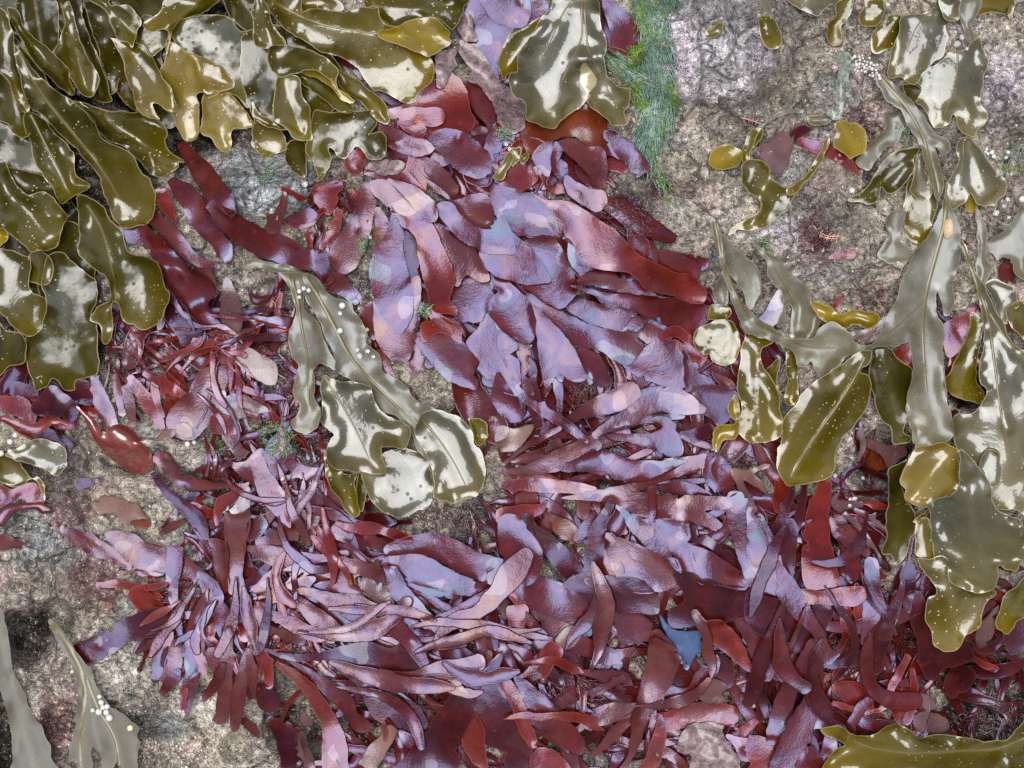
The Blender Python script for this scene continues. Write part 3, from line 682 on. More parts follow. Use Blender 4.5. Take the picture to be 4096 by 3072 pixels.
RED_B = """
20 d P w14; 100 60 220 80 300 140 280 250 180 230 90 170
20 r P w18; -20 200 60 170 180 180 250 250 290 350 240 390 130 330 -20 260; maroon leaf tucked under the wrack at the frame edge
20 d P w20 c.2; 260 260 330 160 430 90 540 170 630 250 620 320 570 380 480 350 380 320 290 320; dark maroon crumpled blade below the wrack tips
20 r R c.3; 0 340 50 150 400 60 300 430 80 420 360 70 540 400 30
20 r P w14; 0 900 100 920 240 870 320 920 350 1020 230 1050 120 1010 0 1060; reddish flap under the grey-white wrack lobe
20 p R c.5 l12; -10 1190 90 60 1090 80 150 1060 60 260 1050 50 340 1060 60 400 1090 50; pink-red curled band below the small wrack lobe
20 p P; -10 1260 60 1280 150 1340 240 1360 180 1385 110 1390 30 1410 -20 1380
20 p R w10; 490 1230 60 620 1310 110 760 1380 140 900 1450 110 1040 1550 50; tapering rose strap crossing to the grey rock
20 d R; 620 880 90 740 860 50 830 840 30
20 t P w5 c.15; 750 1040 800 990 870 970 980 1010 1100 1040 1140 1100 1200 1160 1130 1160 1060 1170 1020 1220 970 1180 930 1120 860 1110 800 1110; cream translucent scrap like a broken shell
20 o P; 1060 1180 1200 1165 1200 1220 1100 1240
20 p R; 750 10 40 790 120 90 840 280 120 900 420 110; pale pink strap ending on the thick maroon pad
20 p R; 930 -10 26 950 150 60 980 290 50
20 p R; 1010 90 60 1040 220 80 1070 400 60
20 r R; 1040 10 60 1120 120 90 1230 280 110 1300 420 60
20 r R; 1240 60 50 1260 200 60 1300 330 50
20 r R; 1160 -20 50 1300 60 80 1450 150 70 1580 250 40
20 p P w9; 1600 50 1640 -40 1820 -60 1830 20 1800 130 1760 240 1720 330 1640 430 1560 510 1440 500 1370 440 1350 340 1420 230 1540 140; big rose blade right of the thick maroon pad
20 g P w8; 1800 130 1900 160 2000 180 2100 240 2170 290 2050 310 1960 270 1980 340 1920 360 1900 480 1820 500 1700 360 1740 260; pinkish grey papery piece beside the big rose blade
20 t P l6 w3; 1430 400 1500 390 1545 440 1540 490 1490 500 1420 460
20 t P l6 w3; 1270 500 1330 450 1395 445 1400 480 1340 515 1260 525
20 p P; 1790 500 1900 490 1950 580 2000 620 1920 690 1860 610
20 r P w16; 1700 330 1840 340 1920 380 1930 470 1800 480 1700 440
20 r P; 1740 1020 1830 950 1960 900 1900 1050 1800 1110 1740 1200
20 d R; 1300 1230 20 1420 1100 40 1500 1000 60 1600 950 30
20 r R; 1480 1050 60 1600 1090 100 1720 1120 60
20 p R; 1290 1280 30 1380 1220 60 1480 1170 40
20 d R l5; 1230 780 50 1330 930 70 1480 1060 100 1600 1180 100 1660 1310 40; thin maroon strap trailing from the thick maroon pad
20 p R l8 c.2; 1250 650 100 1340 700 120 1410 820 100 1560 880 80 1800 895 60 1985 885 24; long pale pink ribbon bending to the right of the thick maroon pad
20 p P w8; 1840 700 1960 700 2040 640 2110 600 2180 720 2230 850 2250 980 2120 950 2010 870 1900 770; rose blade with rolled red edge below the green tuft
21 v R; 300 380 50 240 540 140 150 680 110; lilac forked piece left of the central wrack lobes
21 v P; 150 620 280 580 370 620 300 760 210 850 160 760
21 p R l4; 530 860 110 540 960 110 520 1100 90 500 1260 60 490 1420 30; upright pale pink strap below the central wrack
21 p P w9; 580 860 700 960 800 1100 860 1190 840 1270 760 1220 660 1120 590 1020
21 p R; 300 700 60 430 780 110 560 800 90
21 r R; 260 900 30 330 1000 50 430 1150 70 470 1300 40
21 p P; 680 1200 780 1180 830 1260 800 1340 700 1330 660 1280; short peach-pink leaf end under the central wrack
21 v R; 900 1090 70 890 1220 90 910 1400 50
21 p R l4; 60 680 100 130 880 160 230 1050 130 320 1230 20
21 r R; 270 940 20 300 1060 60 320 1220 20
21 r R; 530 1220 50 600 1330 60 670 1420 50
21 d P; 920 1130 1060 1120 1150 1180 1060 1230 960 1290
21 p R; 60 1350 60 240 1300 120 420 1220 70
21 p P; -20 1380 200 1380 400 1420 560 1440 760 1410 740 1490 500 1510 300 1560 100 1490
20 g P l4; 1800 1110 1880 1050 1950 930 2000 900 2012 1000 2000 1080 1930 1130
20 p P l4 w4; 1810 1120 1900 1130 2000 1090 2010 1200 1980 1350 1950 1560 1960 1740 1850 1740 1830 1500 1810 1300; tall pale pink strap with a grey folded top
20 p R l3; 1770 1340 110 1780 1500 110 1790 1720 110; upright pink strap beside the tall pale pink strap
20 v P; 1990 1200 2090 1140 2150 1200 2100 1290 2000 1330
20 p P l2 w6; 860 1290 950 1260 1100 1290 1200 1360 1340 1400 1480 1450 1580 1530 1700 1620 1740 1720 1600 1680 1450 1620 1320 1590 1180 1570 1060 1530 980 1450 920 1380; wide pale pink band reaching over the grey rock
20 v R l7; 1410 1390 130 1400 1560 120 1385 1680 90 1400 1830 70 1430 1990 70 1460 2130 30; long lilac strap hanging across the wide pale pink band
30 r R; 780 190 40 950 180 60 1150 210 50 1330 180 40
30 r R; 1070 230 110 1150 310 150 1270 360 90
30 d P w6; 600 680 700 630 800 580 930 500 1060 430 1200 390 1330 370 1380 420 1330 490 1290 600 1150 610 1020 650 900 740 780 780 680 800; translucent dark red blade flat on the rock beside the grey forked wrack
30 v R; 1280 620 90 1270 760 100 1270 920 70; lilac hanging strap end of the lower left bunch
30 r R; 1360 560 80 1350 680 80
30 p R l3; 1420 640 70 1400 800 120 1350 960 110
30 b R; 1330 700 40 1310 830 50
30 v R l3; 1440 870 50 1380 950 90 1300 1050 50
30 v R l4; 1520 620 60 1540 780 100 1540 950 110 1510 1110 90 1500 1220 30; violet strap with dark tip in the hanging bunch
30 r R; 1480 1020 70 1470 1180 40
30 r R; 1580 560 110 1620 720 110 1640 900 40
30 p R; 1700 720 110 1750 850 110 1760 1000 30
30 p R l3; 1840 540 30 1830 750 90 1810 950 110 1800 1150 100 1790 1270 90; long pale strap with a red square end in the hanging bunch
30 v R l3; 1800 830 40 1750 950 90 1680 1060 60 1630 1120 26
30 r R; 1950 500 70 1970 620 60
30 p R l3; 1990 700 20 1970 850 90 1930 1030 110 1905 1200 100 1885 1340 70; one leg of the forked pink strap
30 p R l3; 1995 700 20 2020 850 80 2040 970 90 2060 1080 60; other leg of the forked pink strap
30 r R l4; 2040 540 40 2090 720 90 2150 860 90 2165 1000 50; reddish ribbon between the hanging bunch and the dark fan
30 p R; 1960 1270 60 2030 1340 70 2080 1410 30
30 r R; 1650 350 70 1700 480 90 1680 620 60 1750 700 40
30 v P l4 w8; 1590 100 1640 90 1740 160 1790 250 1830 370 1820 480 1770 600 1740 560 1710 440 1660 320 1610 210; violet curved blade above the hanging bunch
30 p R; 1480 430 60 1620 430 60 1720 420 40
30 p R; 1860 320 60 1960 310 70
31 v P; 60 1000 160 1010 240 1110 220 1200 120 1190 60 1140; small violet flap with a wet eye-shaped spot
31 p R; 80 240 110 170 130 120 260 60 70
31 p P; 110 350 200 250 330 160 480 120 520 150 440 230 320 280 200 330
30 r P l6 w6; 2020 350 2060 310 2110 340 2140 430 2140 550 2100 630 2060 560 2020 450; red-brown tongue hanging beside the dark fan
31 p P; 280 70 400 20 560 20 720 50 850 90 920 110 840 130 880 240 800 210 680 150 540 100 400 80; pinkish ribbon at the top of the dark fan
31 v P w6; 520 190 700 150 860 210 1000 300 860 260 700 250; 
31 g P; 880 120 1000 140 1120 200 1140 360 1020 330 900 230
31 p R; 710 -10 60 860 40 110 1020 90 110 1130 140 70
31 v R l2; 1130 60 90 1200 230 130 1340 400 150 1480 520 120
31 v R; 1080 20 50 1150 110 80
21 v P w5; 930 1290 1060 1290 1240 1320 1140 1400 1050 1430 940 1370
31 v P; 1290 180 1450 210 1650 260 1800 280 1730 300 1560 290 1400 250
31 v P w6; 1100 -20 1300 -60 1460 -20 1560 40 1700 110 1790 150 1810 190 1850 250 1800 275 1600 250 1450 210 1320 170 1250 100; lilac blade with a dark upper edge under the long lavender strap
31 p P; 340 260 440 210 560 230 700 260 850 270 1000 330 1020 350 1100 480 1200 640 1080 610 960 550 820 480 680 400 560 320 440 270; rose-grey long leaf in the dark fan
31 v P w10; 1000 370 1120 370 1250 370 1350 450 1430 540 1500 640 1540 750 1420 700 1300 660 1220 640 1130 500; violet-grey leaf crossing the dark fan
31 r R; 150 420 60 300 480 100 480 570 110 660 620 80
31 p R; 340 270 40 480 400 120 640 520 140 780 600 90
31 p R; 150 530 40 280 590 70 420 640 60
31 v P; 320 800 460 850 560 920 700 990 830 1110 860 1210 950 1270 980 1330 900 1360 830 1340 760 1230 640 1110 520 990 420 890; violet-brown leaf pointing down from the dark fan
31 r R; 210 810 30 330 900 70 450 1000 90 560 1150 110 640 1300 130 680 1450 170 690 1680 200; long brown-red strap under the dark fan
31 d P w8; 860 980 1000 1030 1180 1050 1330 1150 1400 1250 1430 1350 1370 1430 1280 1390 1200 1340 1120 1250 1060 1290 960 1200 910 1080; dark violet leaf end under the dark fan
31 d P l3 w8; 160 700 300 740 550 740 720 690 900 660 1000 660 1130 700 1240 650 1320 660 1340 750 1430 810 1520 890 1560 970 1530 1020 1480 1000 1400 900 1330 890 1280 1000 1250 1040 1100 1040 900 1010 830 950 700 850 640 800 400 800 250 770; large dark maroon sheet of the dark fan
31 d P w12; 1500 630 1650 620 1700 700 1720 820 1740 960 1660 1060 1620 1080 1570 850; dark speckled blade right of the dark fan
31 d P; 1700 700 1800 750 1900 850 1860 900 1760 980 1730 880
31 v P w14; 1200 1340 1340 1410 1440 1360 1420 1240 1440 1200 1500 1290 1430 1400 1300 1500 1230 1440
31 r P; 250 1330 380 1320 420 1500 460 1659 280 1659
31 d R; 150 1270 60 260 1380 150 330 1500 190 350 1680 160
31 t R w12; 1150 1340 90 1060 1470 120 960 1610 140; pale fleshy strap end at the bottom edge
31 r R; 1060 1260 40 1090 1360 50 1080 1440 30
31 g P; 410 1230 470 1205 510 1250 500 1310 440 1320 410 1290
31 g R; 410 1370 60 440 1500 90 480 1659 90
31 d P w10; 1940 930 2050 1000 2100 1120 2180 1280 2260 1500 2280 1680 2100 1680 2000 1500 1900 1460 1870 1300 1800 1200 1830 1100 1870 1010; dark brown blade with a pool of water at the bottom edge
31 r P l3; 1700 1430 1780 1220 1830 1250 1880 1350 1890 1480 1910 1640 1830 1640 1760 1560; red-violet pointed leaf between two dark blades
31 d P l4 w8; 2010 750 1980 880 1890 940 1820 1100 1790 1240 1690 1450 1640 1680 1200 1680 1300 1510 1420 1350 1530 1190 1660 1030 1750 960 1880 860; long dark maroon blade slanting to the bottom edge
21 v P l4 w6; 1120 1400 1200 1340 1330 1300 1480 1290 1600 1310 1700 1350 1840 1430 2000 1480 2240 1580 2400 1650 2560 1690 2720 1770 2710 1870 2730 1980 2720 2060 2660 2080 2550 2010 2400 1940 2250 1880 2060 1760 1900 1680 1750 1620 1620 1560 1460 1470 1350 1450 1220 1460 1150 1460; long lavender strap bending across the lower middle
31 d P l6; 1780 140 1880 150 1900 60 1950 50 1900 100 1910 170 1850 180
31 d R; 1820 180 60 1930 250 90 1950 400 60 1960 560 70 1980 700 30; black-red gnarled strap below the long lavender strap
31 g R l5; 1930 260 40 1960 340 60
31 g R l5; 1880 250 30 1920 400 40
31 g R l5; 2040 300 60 2050 440 50
31 r P; 2080 270 2212 330 2212 560 2110 620 2070 500 2150 400
31 p R; 1790 340 10 1840 500 60 1870 660 80 1900 800 30
31 p R; 1930 720 30 1900 800 80 1850 880 40
"""
RED_C = """
22 v R w5; 110 40 30 200 190 60 350 290 70 500 380 80 640 480 60 700 540 20; narrow grey-lilac strap between the fan and the lower mass
22 p P w7; 500 360 640 260 760 180 900 120 1040 60 1120 150 1060 240 920 300 760 330 640 360 570 390; tan-lilac strap rising toward the bulging blade end
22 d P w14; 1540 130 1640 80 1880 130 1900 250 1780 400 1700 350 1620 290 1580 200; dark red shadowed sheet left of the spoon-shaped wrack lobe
22 v P w5; 860 480 1000 470 1200 470 1300 420 1210 360 1320 340 1400 400 1450 520 1470 600 1440 650 1340 640 1200 590 1050 540 930 520; lilac shingled blade with a rolled dark lower lip
22 p R w5; 750 490 40 900 390 90 1050 330 120 1200 240 150 1350 200 180 1500 240 160 1620 280 80; long pale strap crossing under the bulging blade end
22 p R; 420 530 30 380 620 40 470 540 50 450 700 60
22 d R; 1700 430 90 1560 490 110 1460 480 60
22 v P; -20 -10 60 90 150 220 170 340 60 370 -60 200
22 t P; -20 420 120 430 260 400 230 490 130 600 -20 600; bleached pinkish flap right of the central wrack
22 p R; 30 720 30 170 600 40 330 500 70 480 430 40
22 r R c.3 l6; 60 790 30 200 820 45 350 820 45 520 880 50; curled red ribbon above the crossing lilac straps
22 p R c.3 l8; 560 850 40 700 830 70 820 810 60 910 870 50; arched pale ribbon above the crossing lilac straps
22 r R; 0 880 60 200 880 90 400 890 100 600 910 80 760 930 60; straight dark red band right of the central wrack
22 r P; -10 1080 150 1050 300 1040 370 1020 340 1100 250 1150 120 1150 -10 1180
22 v P w5; 1850 960 1980 970 2060 1070 2130 1180 2200 1330 2270 1550 2320 1720 2100 1760 2000 1740 1940 1600 1900 1400 1840 1200 1830 1080; tall violet blade with red blotches on the right of the lower mass
22 v P w5; 1760 650 1850 740 1920 880 1880 960 1760 960 1680 700; lilac leaf above the tall violet blade
22 t P; 1860 760 2000 760 2120 720 2160 740 2040 800 2120 870 2130 940 2050 900 1960 850 2030 1000 1960 960 1900 870; beige forked scrap beside the spoon-shaped wrack lobe
22 v P w8; 0 1160 140 1140 260 1300 340 1450 260 1659 100 1659 0 1400
22 d P w9; 180 1140 260 1150 300 1210 400 1280 530 1390 640 1510 690 1640 620 1700 560 1659 450 1560 360 1430 280 1300; dark red leaf in the lower mass
22 o P; 350 1090 450 1130 550 1170 620 1230 600 1330 560 1360 480 1300 400 1200; amber-red leaf in the lower mass
22 b P; 600 1310 650 1200 740 1100 770 1080 780 1160 720 1270 640 1330; small blue-violet leaf in the lower mass
22 v P w6; 950 1060 1050 1090 1180 1130 1250 1150 1330 1300 1450 1570 1320 1480 1200 1400 1060 1250 1000 1150; violet leaf under the forked strap
22 p P w6; 860 1290 1000 1330 1150 1380 1300 1470 1450 1580 1440 1620 1350 1720 1100 1740 960 1640 890 1500; broad rose-grey blade in the middle of the lower mass
22 v P w8; 1260 1150 1400 1170 1500 1190 1530 1300 1540 1340 1560 1450 1590 1600 1540 1630 1450 1560 1370 1400 1300 1250; violet blade with a grey pool in the lower mass
22 d P; 1470 1200 1560 1250 1740 1340 1880 1450 1940 1600 1800 1540 1700 1400 1540 1330
22 v P w10; 1540 1390 1700 1430 1840 1510 1940 1600 1960 1720 1700 1680 1600 1659; 
22 d P l3 w8; 870 1020 910 1040 880 1150 850 1260 840 1400 830 1500 850 1560 900 1690 700 1690 680 1500 690 1370 740 1230 810 1120; upright dark red strap in the middle of the lower mass
22 v P; 1250 900 1420 860 1560 880 1700 960 1600 970 1400 960
22 p P l4 w5; 530 990 680 950 900 910 1080 870 1200 770 1350 690 1500 670 1640 650 1680 720 1560 790 1420 830 1250 890 1130 940 1300 960 1500 970 1700 970 1820 990 1840 1060 1780 1080 1640 1090 1740 1160 1770 1200 1720 1230 1600 1200 1400 1160 1200 1140 1050 1090 900 1020 700 1010; forked rose-lilac strap on top of the lower mass
22 p P l3 w5; -20 770 150 740 270 700 420 620 560 560 660 500 740 500 800 560 780 610 700 640 600 690 500 740 470 770 320 790 120 800; rose strap with torn end right of the central wrack
22 v P l3 w9; 470 740 640 670 790 600 950 650 1120 690 1290 690 1450 680 1480 700 1340 760 1180 840 1050 860 900 830 700 780 560 780; violet strap with a dark crease below the shingled blade
22 v R l5; 1225 900 56 1225 1050 65 1220 1160 46; short upright violet strip lying across the forked strap
22 b P l3; 1650 720 1680 640 1740 640 1700 750 1740 880 1730 940 1690 900 1640 820; narrow blue leaf right of the forked strap's upper arm
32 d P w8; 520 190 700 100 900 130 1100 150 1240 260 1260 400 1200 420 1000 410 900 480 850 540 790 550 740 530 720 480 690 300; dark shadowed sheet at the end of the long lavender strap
32 v P w6; 930 420 1100 410 1250 520 1330 600 1400 680 1460 800 1400 790 1350 690 1200 640 1000 660 950 560; dull violet sheet left of the sky-blue torn blade
32 B P w12 ty.02 l6; 1290 420 1390 540 1500 560 1620 560 1610 640 1690 710 1680 750 1580 730 1560 780 1500 860 1450 760 1390 650 1330 560; sky-blue torn blade in the lower mass
32 d P l2 w9; 1400 100 1600 110 1800 190 2000 220 2212 300 2212 480 2000 450 1800 480 1600 500 1400 520 1380 380 1500 300; wide dark maroon blade above the pinkish fold
32 v P; 1900 480 2100 460 2200 600 2200 900 2100 940 2030 800 1980 650
32 r P l8 w16; 1590 500 1700 480 1780 480 1830 520 1900 580 1960 690 2000 790 2020 880 1940 840 1860 770 1760 690 1650 610; pinkish-brown fold below the wide dark maroon blade
32 d P w16; 1700 740 1800 760 1880 860 1860 1000 1740 1000 1650 960
32 v P; 1390 960 1460 800 1540 860 1550 930 1500 1010
32 v P; 1310 1090 1340 990 1500 1010 1560 900 1660 820 1740 750 1760 850 1700 950 1610 1050 1500 1110 1400 1120
32 r P w10; 1230 1230 1350 1210 1500 1150 1650 1130 1780 1150 1880 1170 1890 1290 1750 1300 1600 1290 1480 1330 1340 1370 1290 1300; brown-red strap with frayed end beside the grey crust
32 g P; 1270 1280 1330 1320 1320 1430 1270 1560 1245 1450
32 g P l4; 1600 1000 1680 950 1780 960 1830 1010 1780 1060 1820 1120 1700 1140 1610 1100; clear papery scrap near the sky-blue torn blade
32 p P l6 c.2; 1930 1080 2040 1060 2060 1160 2000 1180 1950 1150; pinkish curled scrap beside the clear papery scrap
32 p P l6 c.2; 2050 1090 2140 1080 2180 1160 2140 1260 2070 1270 2060 1180; second pinkish curled scrap beside the clear papery scrap
32 p P w6; 590 1360 700 1260 800 1170 930 1140 1090 1150 1080 1230 980 1270 820 1320 680 1370; rose strap below the fibrous tangle
32 p R; 730 1570 30 860 1450 80 960 1330 90 1060 1250 70; narrow rose strap parallel to the grey upright one
32 v P w4; 540 700 650 580 760 640 900 700 1000 760 980 840 880 860 780 800 680 760; 
32 r P; 60 370 150 350 220 370 210 470 170 580 80 600 70 480; dark red flap at the tail of the long lavender strap
32 p P; 250 400 400 440 560 520 540 560 440 650 400 620 320 500; rose flap below the long lavender strap
32 t P; 440 640 560 520 650 580 560 700 470 700; beige squared flap below the long lavender strap
32 p P; 210 400 330 530 400 640 340 740 280 640 220 520
32 r P l6; 330 740 390 650 450 660 510 720 440 820 380 920 330 910; brown curled leaf tip above the bare grit patch
32 v R; 540 870 20 700 890 50 850 920 80 1010 930 90; spiky lilac sliver above the fibrous tangle
32 p R; 690 1060 30 830 1020 60 990 930 50
32 r P; 300 1500 450 1540 560 1680 270 1680; red-pink leaf base at the bottom edge
32 v P l4 w6; 90 760 130 900 240 980 350 1080 430 1170 510 1230 580 1310 650 1400 670 1490 630 1540 540 1500 430 1440 380 1360 260 1300 200 1180 150 1030; lilac-blue torn strap sloping to the bottom edge
32 r P l5 c.2; 0 890 100 970 170 1080 210 1200 260 1330 300 1470 240 1480 180 1410 120 1250 70 1120 0 1020; dark red curved strap beside the lilac-blue torn strap
32 r P; 1280 1240 1330 1300 1330 1420 1290 1600 1200 1680 1100 1680 1180 1560 1230 1400; red strap forking off the grey upright strap
32 p P l5 w5; 1210 640 1350 690 1400 760 1450 800 1380 980 1330 1050 1280 1170 1210 1230 1160 1330 1140 1430 1080 1550 1000 1700 940 1690 1030 1540 1050 1380 1080 1180 1110 1080 1140 950 1180 800; grey-rose upright strap with a frayed top
32 r P; 1830 1400 1990 1420 2150 1420 2150 1560 2000 1600 1930 1580 1900 1500; red blade corner over the grey crust
"""
RED_D = """
23 r R; 260 840 90 240 1010 100 220 1090 40
23 d R; 360 900 30 290 1100 70 230 1300 110 240 1420 40
23 d R; 450 880 50 420 1060 70 380 1230 60 340 1300 30
23 d P; 250 1270 350 1170 390 1250 380 1400 350 1620 280 1540; dark grey-red leaf beside the shaded brown tongue
23 v P; 0 1000 60 1060 150 1250 220 1420 260 1560 120 1600 0 1500
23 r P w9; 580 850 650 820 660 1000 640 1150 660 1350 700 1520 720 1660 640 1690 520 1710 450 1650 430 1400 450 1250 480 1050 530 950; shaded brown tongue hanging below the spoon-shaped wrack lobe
23 p P l6 w14; 660 1150 780 1200 900 1230 960 1290 960 1450 900 1440 800 1400 720 1330 670 1260; pink upturned flap beside the wiry black twigs
23 o P; 920 570 1050 560 1150 620 1110 740 1000 760 930 690
23 g P; 830 460 1000 520 1120 560 1280 560 1250 640 1120 740 1060 640 920 560
23 d R; 860 720 30 1000 790 60 1120 840 40
23 g R c.3 l8; 760 1110 40 860 1200 45 960 1320 40 1040 1440 30 1060 1510 12; wiry grey twig hanging beside the speckled wrack strip
23 g R c.3 l8; 850 1080 30 960 1140 35 1080 1230 35 1145 1265 30; second wiry grey twig beside the speckled wrack strip
23 g P l6; 660 1010 720 950 790 1010 900 1020 900 1060 800 1080 740 1110 680 1060; silvery knob where the wiry grey twigs meet
23 d R l6; 890 720 14 800 760 14 745 840 14 745 940 14 790 1010 14
23 g R l4; 890 450 40 920 560 50 880 690 20
23 g R l4; 820 500 30 790 600 26 870 720 16
33 v P; 940 0 1030 0 1050 150 1080 300 1100 400 1020 520 940 650 900 620 920 400 930 150; grey-violet upright blade on the right side
33 d P; 520 340 640 350 680 400 600 560 540 470
33 d P w10; 1290 280 1390 260 1460 400 1560 500 1680 590 1780 700 1800 780 1700 820 1560 860 1500 930 1430 930 1370 820 1360 650 1300 450; large dark violet crumpled blade on the right side
33 d P; 1230 30 1330 40 1340 200 1290 400 1230 300
33 v P l3; 1620 480 1800 340 1900 380 1830 600 1760 640; blue-violet leaf under the bottom wrack lobe
33 b P l3; 1750 430 1850 330 1950 310 1980 340 1880 440 1800 490
33 g P l4; 1860 500 2000 360 1995 480 1920 690 1870 690 1820 620; grey leaf beside the curled dark ribbon
33 d R l6 c.3; 2200 280 60 2090 450 60 2030 600 60 1960 690 60 1850 710 50 1800 620 40; dark red ribbon curling round the grey leaf
33 d P; 1640 840 1760 850 1820 900 1780 1000 1640 1100 1560 1060
33 r R; 1800 770 40 1900 830 50 2000 860 30
33 d P; 2050 500 2212 400 2300 600 2150 740 2080 700
33 r P; 720 980 860 970 940 1060 940 1180 800 1150 740 1080; red cupped leaf low on the right side
33 r P; 1130 1080 1200 1020 1300 1150 1300 1280 1200 1300 1150 1200
33 g P; 1340 1080 1440 1070 1500 1160 1420 1190
33 d R; 980 980 60 1060 1080 60 1120 1080 30
33 v P; 550 1240 680 1180 760 1180 800 1260 700 1300 520 1340
33 g P; 1340 1240 1450 1210 1580 1260 1600 1350 1450 1380 1340 1340
33 r R l5; 1280 760 60 1210 900 70 1150 1000 60 1100 1150 50 1000 1200 40 820 1180 40 680 1140 40; thin looping red ribbon low on the right side
33 r R; 1310 860 50 1330 1000 60 1320 1150 60 1270 1290 70
33 r R; 930 900 60 970 1040 60 990 1190 40
33 d P w8; 0 250 150 290 300 340 430 480 560 640 590 760 400 760 200 650 0 500; dark red blade with a white glint on the right of the lower mass
33 r R; 640 640 60 560 800 40
33 r R l6; 760 350 80 775 480 80 775 600 60 720 710 36; red ribbon looping down beside the folded red band
33 r P l5; 420 220 600 230 800 200 900 210 930 290 850 350 700 350 580 340 460 330; folded red band lying level on the right of the lower mass
33 d P l4; 1230 150 1240 240 1180 480 1150 600 1090 760 1080 860 1000 900 900 860 850 830 700 850 600 830 640 800 760 770 860 740 960 600 1060 460 1160 310; big dark brown blade curving in from the wrack
33 v P l4 w5; 230 -20 300 80 400 200 470 330 540 460 600 560 650 680 720 720 650 800 590 780 560 650 470 540 350 440 300 350 230 270 240 180; violet-edged strap running to the knot of ribbons
33 r P l3; 0 1420 150 1420 240 1450 180 1680 0 1680
33 v P l4 w6; 560 630 600 680 590 760 480 830 430 950 370 1100 340 1250 240 1430 150 1430 190 1180 260 1000 340 880 420 740 480 640; diagonal violet strap from the knot of ribbons
33 v P l6 w8; 580 730 600 800 580 1100 540 1260 500 1420 400 1680 180 1680 250 1430 350 1230 440 1100 470 950 490 800; grey-violet strap overlapping the diagonal violet strap
33 v P; 460 1500 550 1520 600 1680 380 1680
13 r P; 1570 1110 1700 1040 1780 980 1760 1150 1700 1300 1600 1350
13 r P; 1160 1340 1290 1230 1310 1300 1290 1420 1200 1400
13 r R; 1690 420 40 1760 470 40
13 p P; 2010 640 2110 590 2130 740 2060 780
13 g P w5; 90 1060 130 1000 190 880 240 820 270 870 270 980 220 1080 150 1110; grey glassy blade between two wrack stems
13 g P; 830 1170 960 1130 1100 1040 1110 1090 1000 1230 920 1250
03 g P w6; 360 1090 420 1010 330 1060 230 1070 150 1140 90 1250 120 1290 180 1380 260 1390 310 1310 330 1230 360 1150; mauve-grey pouch-like blade on the bare rock
03 d R; 350 1100 60 430 1050 60 500 1040 20
03 r R w5; 400 1140 70 530 1180 90 680 1240 90 800 1310 80 875 1390 40; rosy red strap lying on the bare rock
13 r R; 640 570 30 730 540 70 840 540 60
13 g R; 560 600 16 640 580 40 
13 r R; 690 970 40 720 900 50 750 870 30
13 g R; 570 560 20 600 500 30
"""
